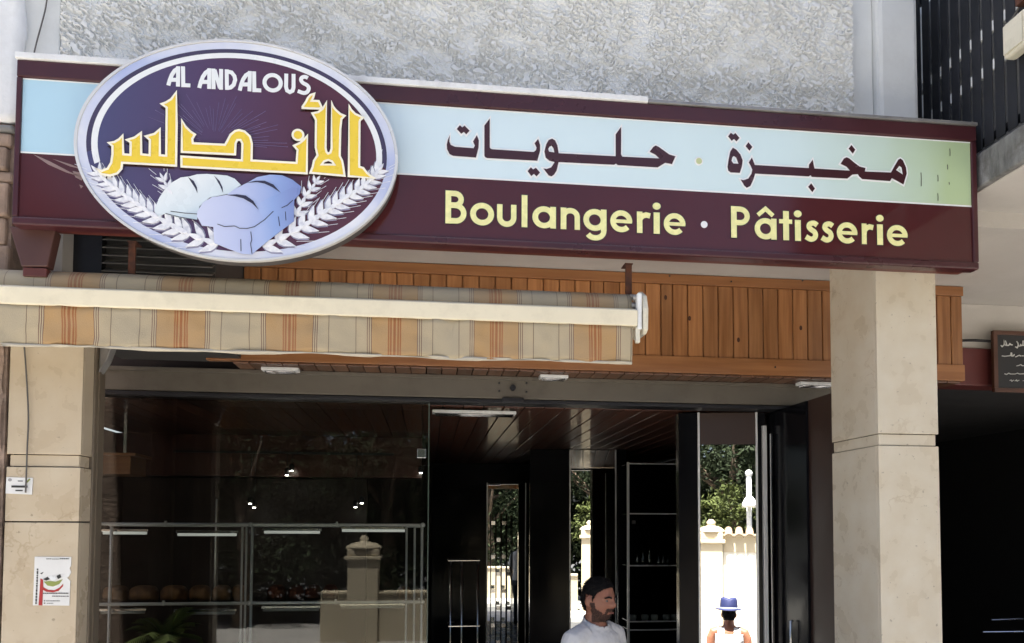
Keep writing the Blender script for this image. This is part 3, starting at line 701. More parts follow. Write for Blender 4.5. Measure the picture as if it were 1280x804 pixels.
ear([(332,308),(362,294),(384,281),(404,268),(420,257),(436,246),(452,236),(464,226),(473,215)], -1, 15, 'wheat_ear')
ear([(232,268),(222,252),(212,238),(205,225)], 1, 5, 'wheat_ear', .060)
ear([(372,268),(380,252),(388,240),(396,228)], 1, 5, 'wheat_ear', .060)
B_ = lambda pts: AR(185, 205, 6.4, pts, YO)
loafA = mat('pale_loaf_print', srgb(222,229,233), .3, var=.06, vs=7)
loafB = mat('lavender_loaf_print', srgb(190,200,232), .3, var=.05, vs=6)
loafC = mat('blue_loaf_print', srgb(150,172,220), .3, var=.10, vs=6)
def grad(m, p0, p1, stops):
    "printed colour blend between two points of the sign plane"
    n, l, b = nodes_of(m); tc = [x for x in n if x.type == 'TEX_COORD'][0]
    a = Vector((p0[0], 0, p0[1])); d = Vector((p1[0], 0, p1[1]))-a
    s1 = n.new('ShaderNodeVectorMath'); s1.operation = 'SUBTRACT'; s1.inputs[1].default_value = a; l.new(tc.outputs['Object'], s1.inputs[0])
    s2 = n.new('ShaderNodeVectorMath'); s2.operation = 'DOT_PRODUCT'; s2.inputs[1].default_value = d/d.length_squared; l.new(s1.outputs[0], s2.inputs[0])
    cr = n.new('ShaderNodeValToRGB'); l.new(s2.outputs['Value'], cr.inputs[0]); e = cr.color_ramp.elements
    e[0].position, e[0].color = stops[0][0], (*srgb(*stops[0][1]),1); e[1].position, e[1].color = stops[1][0], (*srgb(*stops[1][1]),1)
    for p_, c_ in stops[2:]: x = e.new(p_); x.color = (*srgb(*c_),1)
    l.new(cr.outputs[0], b.inputs['Base Color'])
grad(loafA, B_([(150,150)])[0], B_([(330,460)])[0], [(0,(236,240,240)),(.75,(214,226,232)),(1,(190,208,220))])
grad(loafB, B_([(420,380)])[0], B_([(1180,420)])[0], [(0,(206,212,236)),(.45,(186,196,230)),(.8,(146,168,218)),(1,(128,146,200))])
grad(loafC, B_([(880,400)])[0], B_([(1200,380)])[0], [(0,(172,188,228)),(.4,(146,170,220)),(1,(126,142,196))])
cut_m = mat('loaf_cut_print', srgb(52,50,72), .3)
lo1 = MB().prism([B_([(95,430),(60,390),(75,340),(100,280),(140,220),(200,160),(270,120),(340,112),(400,95),(480,92),(560,98),(640,105),(700,130),(750,180),(650,250),(500,280),(420,350),(400,460),(260,440),(140,410)])], YO-.0140, YO-.0120).build('loaf', loafA, ov)
lo2 = MB().prism([B_([(400,430),(405,390),(450,320),(520,280),(640,260),(700,215),(800,165),(880,120),(980,100),(1080,105),(1160,140),(1230,195),(1220,250),(1175,300),(1172,470),(1000,600),(870,705),(840,735),(760,730),(650,690),(540,645),(530,515),(440,505)])], YO-.0165, YO-.0142).build('loaf', loafB, ov)
MB().prism([B_([(892,382),(900,330),(960,290),(1068,245),(1160,200),(1222,210),(1215,255),(1175,300),(1172,470),(1000,600),(870,705),(845,690),(860,520),(940,460)])], YO-.0172, YO-.0167).build('loaf_side', loafC, lo2)
def cuts(parent, polys, lines, y):
    mb = MB()
    for P in polys: mb.prism([B_(P)], y-.0012, y)
    for P in lines: mb.ribbon(B_(P), .0028, y-.0012, y)
    mb.build('score_lines', cut_m, parent)
cuts(lo1, [[(330,118),(375,150),(400,200),(403,245),(385,205),(355,160)],[(535,105),(580,150),(604,200),(607,242),(585,190),(560,145)]], [[(150,408),(260,436),(400,460)],[(190,390),(300,405),(405,412)]], YO-.0141)
cuts(lo2, [[(640,264),(720,258),(790,268),(850,310),(892,380),(840,330),(770,290),(700,272)],[(800,166),(870,150),(940,150),(1010,180),(1068,245),(1000,200),(940,172),(880,160)]],
     [[(565,495),(620,515),(700,510),(740,528),(800,530),(860,515),(940,460),(1010,392)],[(1075,365),(1120,345),(1165,305)],[(750,615),(752,710)],[(830,555),(838,620),(828,650),(840,730)],[(1050,435),(1060,510)],[(1105,395),(1110,465)]], YO-.0174)

# ------------------------------------------------------------------ wood fascia
YF = .93
fa = empty('wood_fascia', 'varnished pine board fascia over the shop opening, behind the column', 'fascia')
FX0, FX1, FZ0, FZ1 = -1.30, 3.535, 2.945, ZS-.004
box('backing_panel', FX0, FX1, YF+.022, YF+.05, FZ0+.004, FZ1, pine_x, fa)
box('top_rail', FX0, FX1, YF-.012, YF+.022, 3.515, FZ1, pine_x, fa, bevel=.003)
box('bottom_rail', FX0, FX1, YF-.012, YF+.022, FZ0, 3.052, pine_x, fa, bevel=.003)
bx = FX0; k = 0; meshes = {}
while bx < FX1-.02:
    w = (.103, .100, .105, .085, .077, .062, .098, .101)[(k*5) % 8] if 20 < k < 30 else .1005
    w = min(w, FX1-bx)
    wk = round(w, 4)
    if wk not in meshes:
        mm = MB().box(.003, wk-.003, 0, .021, 3.0525, 3.5145).build('board', pine, fa, bevel=.005, segs=2); meshes[wk] = mm; o = mm
    else:
        o = meshes[wk].copy(); col.objects.link(o); o.parent = fa
    o.location = (bx, YF, 0); bx += w; k += 1
for (px, py) in ((923,425),(862,398),(1001,410),(832,372)):
    q = at(px, py, YF); MB().prism([circ(q.x, q.z, .010, 12, .016)], YF-.0008, YF+.004).build('knot', mat('wood_knot', srgb(70,38,22), .5), fa)
# small nail heads
for (px, py) in ((837,345),(914,352),(969,459),(1003,351)):
    q = at(px, py, YF-.013); MB().lathe([(.004,-.001),(.006,.0),(.006,.002),(.003,.003)], (0,0,0), 8).build('nail', darkmetal, fa).matrix_world = Matrix.Translation(q) @ Matrix.Rotation(R(90), 4, 'X')
# underside slats
us = empty('underside_slats', 'brown wooden slats lining the underside of the fascia above the shutter box', 'cladding')
proto = None; sxx = -1.15
while sxx < FX1-.05:
    if proto is None: o = proto = MB().box(.0025, .0925, 0, .17, 0, .014).build('slat', pine_y, us, bevel=.004)
    else: o = proto.copy(); col.objects.link(o); o.parent = us
    o.location = (sxx, YF-.008, FZ0-.016); sxx += .095
def fixture(name, label, x0, x1, y0, y1, z):
    t = empty(name, label, 'lamp', 'slim ceiling lamps at the shop entrance')
    box('housing', x0, x1, y0, y1, z-.022, z-.001, flash_w, t, bevel=.004)
    for k in range(3):
        yy = y0+.012+(y1-y0-.024)*k/2
        MB().tube([(x0+.02, yy, z-.027), (x1-.02, yy, z-.027)], .006, 8).build('tube', steel, t, True)
    return t
fixture('slim_lamp', 'slim chrome lamp under the fascia slats right of the awning end', .70, .88, .985, 1.055, FZ0-.017)
fixture('slim_lamp', 'slim chrome lamp under the fascia slats beside the right marble column', 2.42, 2.66, .985, 1.055, FZ0-.017)
fixture('slim_lamp', 'long chrome lamp on the shop ceiling just behind the shutter box', .03, .60, 1.40, 1.50, 2.755)
fixture('slim_lamp', 'slim lamp under the fascia slats behind the striped valance at left', -1.0, -.78, .985, 1.055, FZ0-.017)

# shutter box / lintel
li = empty('shutter_box', 'grey metal roller shutter box spanning the shop opening', 'shutter')
box('casing', -2.0, 2.70, 1.105, 1.24, 2.785, 2.926, lintel_m, li, bevel=.006)
box('lower_track', -2.0, 2.70, 1.095, 1.235, 2.757, 2.780, darkmetal, li, bevel=.003)
box('upper_lip', -2.0, 2.70, 1.090, 1.104, 2.905, 2.928, lintel_m, li, bevel=.002)
q = at(641, 485, 1.10)
def disc(name, c, r, d, m, p):
    MB().prism([circ(c.x, c.z, r, 16)], c.y-d, c.y).build(name, m, p)
disc('lock', q, .019, .012, darkmetal, li)
for a, b in ((624,479),(658,479),(624,489),(658,490)): disc('screw', at(a, b, 1.103), .0065, .006, darkmetal, li)
box('latch', q.x-.07, q.x+.07, 1.080, 1.094, 2.760, 2.790, darkmetal, li, bevel=.004)

# louvre window under the sign at the left
lv = empty('louvre_vent', 'dark louvred vent housing with grey slats under the oval sign', 'vent')
lx0 = at(79, 315, .28).x; lx1 = at(264, 325, .28).x
grey_lv = mat('grey_louvre', (.26,.25,.23), .6, var=.2, dirt=.4, ds=9)
box('housing', lx0, lx1, .36, 1.02, 2.955, ZS-.006, mat('vent_housing', (.06,.06,.06), .6), lv)
box('frame', lx0, at(124,315,.28).x, .31, .359, 2.955, ZS-.008, darkmetal, lv)
box('bottom_plate', lx0, lx1, .30, .359, 2.935, 2.953, grey_lv, lv)
proto = None
for k in range(15):
    if proto is None:
        mb = MB(); mb.prism([[(0,.0),(.050,.030),(.050,.034),(0,.004)]], 0, 1)
        xa_ = at(124,315,.28).x+.004; mb.v = [(xa_+(lx1-xa_)*y, .300+x, zz_) for (x, y, zz_) in mb.v]; o = proto = mb.build('louvre', grey_lv, lv)
    else: o = proto.copy(); col.objects.link(o); o.parent = lv
    o.location = (0, 0, 2.965+.040*k)

# ------------------------------------------------------------------ awning
aw = empty('awning', 'retracted striped awning with cream front bar across the shop front', 'awning')
AX0, AX1 = -2.75, .985
def strip(name, prof, x0, x1, nx, m, wob, parent):
    "profile (y,z) swept along X, with a small wobble"
    v = []; f = []; n = len(prof)
    for i in range(nx+1):
        x = x0+(x1-x0)*i/nx
        for j, (y, z) in enumerate(prof):
            k = j/(n-1)
            v.append((x, y+wob*noise.noise(Vector((x*5, k*1.2, 3)))*k+wob*.5*noise.noise(Vector((x*13, k*3, 9))), z+wob*.7*noise.noise(Vector((x*3, k, 7)))*k))
    for i in range(nx):
        for j in range(n-1):
            a = i*n+j; f.append((a, a+n, a+n+1, a+1))
    me = bpy.data.meshes.new(name); me.from_pydata(v, [], f); o = link(name, me, m, parent, smooth=True)
    s = o.modifiers.new('solid', 'SOLIDIFY'); s.thickness = .0025; s.offset = 0
    return o
prof = [(-.175+.0, 2.985)]+[(-.105-.075*math.cos(R(a)), 3.025+.075*math.sin(R(a))) for a in range(0, 181, 15)]
strip('cloth_roll', prof, AX0, .965, 120, cloth_r, .006, aw)
mb = MB(); mb.prism([[(-.235,2.915),(-.168,2.915),(-.168,2.998),(-.20,3.006),(-.235,2.992)]], 0, 1)
vv = [(AX0+(.976-AX0)*y, x, z) for (x, y, z) in mb.v]; mb.v = vv; mb.build('front_bar', cream_metal, aw, bevel=.006)
val = strip('valance', [(-.226, 2.916-.176*k/8) for k in range(9)], AX0, .952, 200, cloth_v, .018, aw)
strip('valance_hem', [(-.229, 2.746-.012*k/2) for k in range(3)], AX0, .950, 200, mat('hem_cloth', srgb(196,188,170), .9, var=.1), .018, aw)
MB().tube([(AX0, -.10, 3.02), (.97, -.10, 3.02)], .05, 12).build('roller', steel, aw, True)
cap = empty('end_cap'); cap.parent = aw
mb = MB(); mb.prism([[(-.23,2.90),(-.20,2.885),(-.06,2.89),(-.03,2.92),(-.03,3.06),(-.06,3.10),(-.15,3.105),(-.21,3.07),(-.235,3.0)]], 0, .026)
mb.v = [(1.003+y, x, z) for (x, y, z) in mb.v]; mb.build('cap_plate', cream_plast, cap, bevel=.008, segs=3)
mb = MB()
for (y, z, r) in ((-.20,3.06,.014),(-.17,3.03,.016),(-.21,2.99,.013),(-.19,2.95,.015),(-.15,3.08,.012)): mb.tube([(.962,y,z),(1.004,y,z)], r, 10)
mb.build('arm_joint', flash_g, cap, True)
box('arm_elbow', .976, .998, -.232, -.19, 2.90, 3.075, flash_w, cap, bevel=.006)
box('hook', .968, .990, -.228, -.205, 2.838, 2.915, cream_plast, cap, bevel=.005)
def hanger(label, px, y_top, y_bot):
    a = at(px-4, y_top, -.10); b = at(px+4, y_bot, -.10)
    t = empty('hanger_bar', label, 'bracket')
    box('bar', a.x, b.x, -.108, -.096, b.z-.05, 3.252, rust, t, bevel=.002)
    box('plate', a.x-.004, b.x+.004, -.112, -.040, 3.2525, 3.2575, rust, t)
hanger('rusty hanger bar between sign box and awning, below the oval sign', 165.5, 297, 335)
hanger('rusty hanger bar between sign box and the awning end cap', 785.5, 331, 365)

# ------------------------------------------------------------------ shop interior
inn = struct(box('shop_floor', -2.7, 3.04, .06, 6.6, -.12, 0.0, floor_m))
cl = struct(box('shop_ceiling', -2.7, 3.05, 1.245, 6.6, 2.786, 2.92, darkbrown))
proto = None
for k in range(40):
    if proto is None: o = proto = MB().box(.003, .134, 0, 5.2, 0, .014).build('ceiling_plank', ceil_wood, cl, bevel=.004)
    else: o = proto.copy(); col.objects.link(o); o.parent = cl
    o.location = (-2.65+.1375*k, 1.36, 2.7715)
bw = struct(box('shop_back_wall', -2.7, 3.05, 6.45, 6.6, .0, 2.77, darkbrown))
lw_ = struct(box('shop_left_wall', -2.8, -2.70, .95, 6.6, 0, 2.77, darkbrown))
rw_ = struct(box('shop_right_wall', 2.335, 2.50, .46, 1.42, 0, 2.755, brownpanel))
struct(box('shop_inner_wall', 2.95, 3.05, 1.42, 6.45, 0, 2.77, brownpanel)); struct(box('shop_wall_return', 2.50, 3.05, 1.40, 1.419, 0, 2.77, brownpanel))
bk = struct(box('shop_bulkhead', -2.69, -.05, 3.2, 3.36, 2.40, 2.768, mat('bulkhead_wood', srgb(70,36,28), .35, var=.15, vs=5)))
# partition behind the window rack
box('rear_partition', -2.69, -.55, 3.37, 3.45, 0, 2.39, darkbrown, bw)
# window
wi = empty('shop_window', 'large dark shop window pane left of the entrance, reflecting the street', 'window')
box('pane', -2.05, .005, 1.150, 1.158, .02, 2.755, glass_m, wi)
box('sill', -2.05, .005, 1.12, 1.20, 0.001, .018, steel, wi)
box('left_stile', -2.10, -2.051, 1.12, 1.19, 0.001, 2.755, rail_m, wi)
q = at(527, 567, 1.149); box('corner_clip', q.x-.028, q.x+.028, 1.135, 1.149, q.z-.03, q.z+.03, steel, wi, bevel=.003)
box('edge_strip', .006, .012, 1.148, 1.160, .02, 2.755, mat('glass_edge', (.10,.14,.12), .2), wi)
# black pier with mirror 1, cabinet, pier 2, pier 3
def pier(name, label, x0, x1, y0, y1, z1, mx0, mx1, mz1, strips=True, head=None):
    t = empty(name, label, 'pier')
    box('granite_panel', x0, x1, y0, y1, .001, z1, blackpanel, t, bevel=.003)
    box('back_panel', x0+.004, x1-.004, y1+.0005, y1+.012, .001, z1, brownpanel, t)
    m = box('mirror_panel', mx0, mx1, y0-.010, y0-.002, .02, mz1 if head is None else head, mirror_m, t)
    if head: box('head_panel', mx0, mx1, y0-.012, y0-.002, head+.002, mz1, brownpanel, t)
    if strips:
        for a in (mx0-.016, mx1+.002): box('metal_strip', a, a+.014, y0-.020, y0-.001, .01, mz1+.004, strip_m, t, bevel=.003)
    return t
h1 = at(905, 556, 1.25).z
PIV1 = (at(909,600,1.25).x, 1.25, 0)
pr1 = pier('mirror_pier', 'black pier with a bright street-reflecting mirror strip nearest the marble column', at(851,600,1.26).x, 2.285, 1.26, 1.40, 2.752, at(877,600,1.25).x, at(942,600,1.25).x, 2.750, head=h1)
pr1.matrix_world = Matrix.Translation(PIV1) @ Matrix.Rotation(-DEL1, 4, 'Z') @ Matrix.Translation(Vector(PIV1)*-1)
pr2 = pier('mirror_pier', 'black pier with a mirror strip behind the man in white', at(663,600,4.0).x, at(782,600,4.0).x, 4.0, 4.2, 2.768, at(714,600,3.99).x, at(768,600,3.99).x, 2.764)
PIV2 = (at(741,600,3.99).x, 3.99, 0)
pr2.matrix_world = Matrix.Translation(PIV2) @ Matrix.Rotation(-R(6), 4, 'Z') @ Matrix.Translation(Vector(PIV2)*-1)
pr3 = pier('mirror_pier', 'deepest black pier whose mirror strip shows white lattice', at(540,600,5.9).x, at(672,600,5.9).x, 5.9, 6.1, 2.768, at(610,604,5.89).x, at(656,604,5.89).x, at(630,604,5.89).z)
PIV3 = (at(633,600,5.89).x, 5.89, 0)
pr3.matrix_world = Matrix.Translation(PIV3) @ Matrix.Rotation(-R(5), 4, 'Z') @ Matrix.Translation(Vector(PIV3)*-1)
# black panel on the right side wall and a chrome strip door edge
sp = empty('side_panel', 'black polished side panel with chrome pull beside the right column', 'panel')
box('granite_panel', 2.318, 2.334, .73, 1.255, .001, 2.752, blackpanel, sp)
q = at(957, 700, 1.20)
box('chrome_edge', q.x-.014, q.x+.014, 1.19, 1.215, .02, 2.66, strip_m, sp, bevel=.003)
q = at(966, 700, 1.15); box('chrome_edge', q.x-.005, q.x+.005, 1.15, 1.165, .02, 2.60, steel, sp)
q = at(985, 790, 1.0); MB().tube([(2.305, .9, 1.38), (2.29, .9, 1.38), (2.29, .9, 1.05), (2.305, .9, 1.05)], .008, 8).build('pull_handle', chrome, sp, True)
# glass cabinet
cb = empty('display_cabinet', 'tall glass display cabinet with chrome frame and shelves in the shop', 'cabinet')
cx0, cx1 = at(784,600,3.2).x, at(849,600,3.2).x; cz = at(815,578,3.2).z
for a in (cx0, cx1-.022): box('post', a, a+.022, 3.2, 3.222, .01, cz, strip_m, cb, bevel=.003)
for z in (cz-.02, at(800,643,3.2).z, at(800,708,3.2).z, at(800,778,3.2).z, 1.0, .6):
    box('rail', cx0+.0222, cx1-.0222, 3.2, 3.218, z, z+.012, strip_m, cb)
    box('shelf', cx0+.0222, cx1-.0222, 3.220, 3.54, z, z+.008, mat('glass_shelf', (.05,.07,.065), .08), cb)
box('back_panel', cx0, cx1, 3.545, 3.56, .01, cz, blackpanel, cb)
box('door_pane', cx0+.0222, cx1-.0222, 3.205, 3.210, .02, cz-.021, glass_m, cb)
for px in (792, 842): q = at(px, 653, 3.197); box('hinge', q.x-.018, q.x+.018, 3.19, 3.199, q.z-.018, q.z+.018, steel, cb)
zsh = at(800,708,3.2).z
for i, px in enumerate((797,804,812,823,829,835)):
    q = at(px, 700, 3.32); h = (.10,.12,.16,.09,.09,.08)[i]
    tag(MB().lathe([(.012,0),(.020,.02),(.017,h*.5),(.008,h*.75),(.014,h)], (q.x, 3.32, zsh+.009), 10).build('glass_ornament', steel, None, True), ('leftmost','second from left','tallest','third from right','second from right','rightmost')[i]+(' small silvery ornament on the middle shelf of the glass cabinet'), 'ornament', 'ornaments in the display cabinet')
zsh = at(800,778,3.2).z
for i, px in enumerate((791,806,818,833,843)):
    q = at(px, 770, 3.3); tag(MB().lathe([(.03,0),(.036,.02),(.036,.045),(.03,.05)], (q.x, 3.30, zsh+.009), 12).build('cake_tin', flash_w, None, True), ('leftmost','second from left','middle','second from right','rightmost')[i]+' small white tin on the lower shelf of the glass cabinet', 'tin', 'tins in the display cabinet')
# lattice built in place of a bright reflection, beside the third pier
lg = empty('reflected_lattice', 'metal lattice standing in for a bright reflection deep inside the shop', 'screen')
mb_ = None
xa, xb = at(613,680,5.6).x, at(640,680,5.6).x
for i in range(5):
    x = xa+(xb-xa)*i/4
    MB().tube([(x, 5.6, .05), (x+.006, 5.6, 1.1), (x, 5.6, 2.12)], .007, 6).build('upright', chrome, lg, True)
for k in range(9):
    z = .30+.21*k
    for i in range(4):
        if (i+k) % 2: continue
        x = xa+(xb-xa)*(i+.5)/4; box('link_plate', x-.024, x+.024, 5.592, 5.608, z, z+.045, steel, lg)
box('base', xa-.05, xb+.05, 5.54, 5.66, .001, .05, blackpanel, lg)

# display rack behind the window
YR = 1.45
rk = empty('display_rack', 'stainless tube display rack with two shelves behind the shop window', 'rack')
zA, zB = 1.975, 1.462
xs = [at(135,700,YR).x, at(305,700,YR).x, at(313,700,YR).x, at(508,700,YR).x, at(520,700,YR).x, at(528,700,YR).x]
rack_m = mat('brushed_aluminium', (.80,.80,.78), .35, metal=.35, var=.05)
for z in (zA, zB):
    MB().tube([(xs[0]-.12, YR, z), (xs[-1], YR, z)], .011, 10).build('front_tube', rack_m, rk, True)
    MB().tube([(xs[0]-.12, YR+.30, z-.01), (xs[-1], YR+.30, z-.01)], .007, 8).build('rear_tube', rack_m, rk, True)
    for x in (xs[2], xs[5]): MB().ball((x, YR-.008, z), .017, 12, 8).build('knuckle', rack_m, rk, True)
    for x in (at(207,656,YR).x, at(421,656,YR).x): box('clip', x-.006, x+.006, YR-.014, YR+.012, z-.012, z+.022, rack_m, rk, bevel=.002)
    if z == zB: box('shelf_plate', xs[0]-.12, xs[-1]-.03, YR+.02, YR+.40, z-.004, z+.004, mat('dark_glass_shelf', (.03,.03,.03), .1), rk)
for x, r in ((xs[0]+.012, .011), (xs[1]-.016, .007), (xs[1]+.010, .007), (xs[2]+.006, .009), (xs[3], .007), (xs[4]-.01, .007), (xs[5]-.004, .009)):
    MB().tube([(x, YR+.012, .02), (x, YR+.012, zA+.0)], r, 8).build('upright', rack_m, rk, True)
MB().tube([(at(254,700,YR).x, YR+.28, zB), (at(254,700,YR).x, YR+.28, 2.15)], .006, 8).build('upright', rack_m, rk, True)
tube_w = mat('lamp_tube_white', (.80,.80,.76), .4, emit=.10)
for i, (a, b, py) in enumerate(((128,186,664),(221,298,666),(329,402,663),(426,508,661))):
    p0 = at(a, py, YR+.06); p1 = at(b, py, YR+.06); z = (p0.z+p1.z)/2
    t = empty('shelf_lamp', ('leftmost shelf lamp under the upper rack tube', 'shelf lamp second from left under the upper rack tube', 'shelf lamp third from left under the upper rack tube', 'rightmost, whitest shelf lamp under the upper rack tube')[i], 'lamp', 'shelf lamps on the window rack')
    box('housing', p0.x, p1.x, YR+.04, YR+.075, z-.004, z+.014, steel, t, bevel=.003)
    MB().tube([(p0.x+.01, YR+.05, z-.012), (p1.x-.01, YR+.05, z-.012)], .010, 8).build('tube', tube_w, t, True)
    t2 = empty('shelf_lamp', ('leftmost shelf lamp under the lower rack tube', 'shelf lamp second from left under the lower rack tube', 'shelf lamp third from left under the lower rack tube', 'rightmost shelf lamp under the lower rack tube')[i], 'lamp', 'shelf lamps on the window rack')
    dz = zB-zA
    box('housing', p0.x, p1.x, YR+.04, YR+.075, z+dz-.004, z+dz+.014, steel, t2, bevel=.003)
    MB().tube([(p0.x+.01, YR+.05, z+dz-.012), (p1.x-.01, YR+.05, z+dz-.012)], .010, 8).build('tube', mat('lamp_tube_off', (.45,.45,.43), .4), t2, True)
# loaves on the shelf
def loaf_mesh(w, h, d):
    mb = MB(); n = 9; seg = 12; v = []; 
    for i in range(n):
        t = -1+2*i/(n-1); e = (1-abs(t)**3.2)**.5 if abs(t) < 1 else .05; e = max(e, .3)
        for k in range(seg):
            a = 2*math.pi*k/seg; cz_, cy_ = math.sin(a), math.cos(a)
            sup = lambda q, p_: math.copysign(abs(q)**p_, q)
            v.append((t*w/2, sup(cy_, .7)*d/2*e, h/2+(sup(cz_, .75)*h/2*(e if cz_ > 0 else 1))))
    f = [(i*seg+k, i*seg+(k+1)%seg, (i+1)*seg+(k+1)%seg, (i+1)*seg+k) for i in range(n-1) for k in range(seg)]
    f += [tuple(reversed(range(seg))), tuple(range((n-1)*seg, n*seg))]
    return mb.add(v, f)
names = ['small end loaf at the far left', 'wide loaf second from left', 'loaf behind the palm reflection, third from left', 'loaf fourth from left', 'loaf fifth from left', 'loaf left of the middle rack upright',
         'dark loaf right of the middle rack upright', 'second dark loaf right of the middle upright', 'third dark loaf right of the middle upright', 'fourth dark loaf right of the middle upright', 'lone round loaf at the right rack end']
for i, (a, b) in enumerate(((128,158),(161,196),(200,233),(236,262),(265,288),(290,305),(334,356),(359,379),(381,400),(403,422),(496,514))):
    p0 = at(a, 750, YR+.12); p1 = at(b, 750, YR+.12); w = p1.x-p0.x
    o = loaf_mesh(w, .105 if i < 10 else .09, .16).build('bread_loaf', cardboard if i < 6 or i == 10 else red_loaf, None, True)
    o.location = ((p0.x+p1.x)/2, YR+.14, zB+.0045); o.rotation_euler[2] = random.uniform(-.1, .1)
    tag(o, names[i]+', on the lower window shelf', 'bread', 'loaves on the window shelf')
# little wooden box on the left
q = at(150, 585, 1.9); t = empty('wooden_box', 'small orange wooden cabinet high behind the left edge of the window', 'cabinet')
box('carcass', q.x-.30, q.x+.05, 1.95, 2.25, q.z-.04, q.z+.09, pine_x, t, bevel=.004); box('ledge', q.x-.30, q.x+.09, 1.93, 2.25, q.z+.0905, q.z+.11, pine_x, t, bevel=.003)
box('hanger_rod', q.x-.26, q.x-.24, 2.0, 2.02, q.z+.1105, 2.77, steel, t); box('hanger_rod', q.x-.02, q.x, 2.0, 2.02, q.z+.1105, 2.77, steel, t)
# small spotlights on a rail
spot_e = mat('spot_glow', (1,.95,.85), .4, emit=14)
tr = empty('spot_rail', 'dark rail of tiny lit spotlights deep behind the window', 'lamp')
box('rail', -2.2, -.3, 3.15, 3.17, 2.60, 2.62, darkmetal, tr)
for px, py in ((312,629.5),(317,634.5),(358,594),(364,588.5),(444,634),(452,629),(526,591)):
    q = at(px, py, 3.1)
    MB().lathe([(.014,0),(.022,.012),(.022,.05),(.008,.06)], (q.x, 3.12, q.z+.002), 10).build('spot_head', darkmetal, tr, True)
    MB().tube([(q.x, 3.12, q.z+.06), (q.x, 3.155, 2.605)], .003, 6).build('stem', darkmetal, tr)
    MB().lathe([(.006,-.004),(.013,-.002),(.013,.001)], (q.x, 3.12, q.z), 10).build('lamp_lens', spot_e, tr)

# ------------------------------------------------------------------ right-hand neighbour
ns = empty('neighbour_shop', 'dark open neighbouring shop with dull red beam right of the column', 'shop')
box('red_beam', 2.68, 6.4, 1.25, 1.42, 2.985, 3.254, redbeam, ns, bevel=.006)
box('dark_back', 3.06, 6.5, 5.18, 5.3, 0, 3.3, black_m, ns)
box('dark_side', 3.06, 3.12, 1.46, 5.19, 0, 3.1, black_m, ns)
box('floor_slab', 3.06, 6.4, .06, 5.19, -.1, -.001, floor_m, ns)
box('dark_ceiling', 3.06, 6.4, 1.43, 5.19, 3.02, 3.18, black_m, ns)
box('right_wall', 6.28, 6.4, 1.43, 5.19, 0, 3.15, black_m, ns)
q = at(1255, 775, 2.5); MB().tube([(q.x-.12, 2.5, q.z), (q.x+.18, 2.5, q.z+.008)], .007, 6).build('counter_rail', steel, ns)
q = at(1245, 790, 2.2); MB().tube([(q.x-.12, 2.2, q.z), (q.x+.25, 2.2, q.z)], .006, 6).build('counter_rail', steel, ns)
MB().tube(smooth_curve([(3.45,1.245,3.262),(3.8,1.22,3.30),(4.1,1.20,3.285),(4.6,1.22,3.27)], 6), .010, 6).build('cable', black_m, ns, True)
bd = empty('menu_board', 'wood framed black board with white Arabic handwriting at right edge', 'board')
b0 = at(1241, 413, 1.18); b1z = at(1241, 490, 1.18).z
bx0, bx1, bz0, bz1 = b0.x, b0.x+.62, b1z, b0.z
YB = 1.18
box('panel', bx0+.03, bx1-.03, YB+.004, YB+.02, bz0+.03, bz1-.03, mat('blackboard', (.018,.017,.018), .5), bd)
box('frame_rail', bx0, bx1, YB-.006, YB+.022, bz1-.0298, bz1, boardframe, bd, bevel=.003); box('frame_rail', bx0, bx1, YB-.006, YB+.022, bz0, bz0+.0298, boardframe, bd, bevel=.003)
box('frame_stile', bx0, bx0+.0298, YB-.005, YB+.022, bz0+.03, bz1-.03, boardframe, bd); box('frame_stile', bx1-.0298, bx1, YB-.005, YB+.022, bz0+.03, bz1-.03, boardframe, bd)
K_ = lambda pts: [xz(1220+a/7.32, 390+b/7.32, YB) for a, b in pts]
mb = MB()
for L, w in (([(228,305),(240,318),(258,300),(256,262),(262,300),(280,306)],.007),([(280,306),(300,306),(310,290),(322,300),(335,302)],.007),([(268,262),(284,304)],.006),([(360,318),(378,328),(388,300),(382,282)],.007),([(385,285),(372,268)],.006),([(392,312),(412,310),(408,292)],.006),([(418,306),(430,306),(432,262)],.007),([(436,306),(450,304),(470,290),(490,306),(520,306),(522,262)],.007),
             ([(238,402),(262,406),(300,402),(318,400),(322,372)],.006),([(326,372),(330,404),(345,402),(352,388)],.006),([(362,412),(380,404),(396,396),(412,404)],.006),([(420,402),(470,402),(480,380),(520,402)],.006),
             ([(372,494),(392,490),(410,482),(424,492),(460,492),(490,478)],.005),([(262,566),(282,572),(300,560),(318,568),(360,568),(380,560),(400,568),(440,566),(500,562)],.005),
             ([(310,628),(322,622),(330,634),(345,624)],.005),([(356,632),(372,622),(378,634),(396,624)],.005),([(430,630),(470,626)],.005)):
    mb.ribbon(K_(L), w, YB-.001, YB+.003)
mb.build('chalk_writing', chalk, bd)['kind'] = 'stuff'

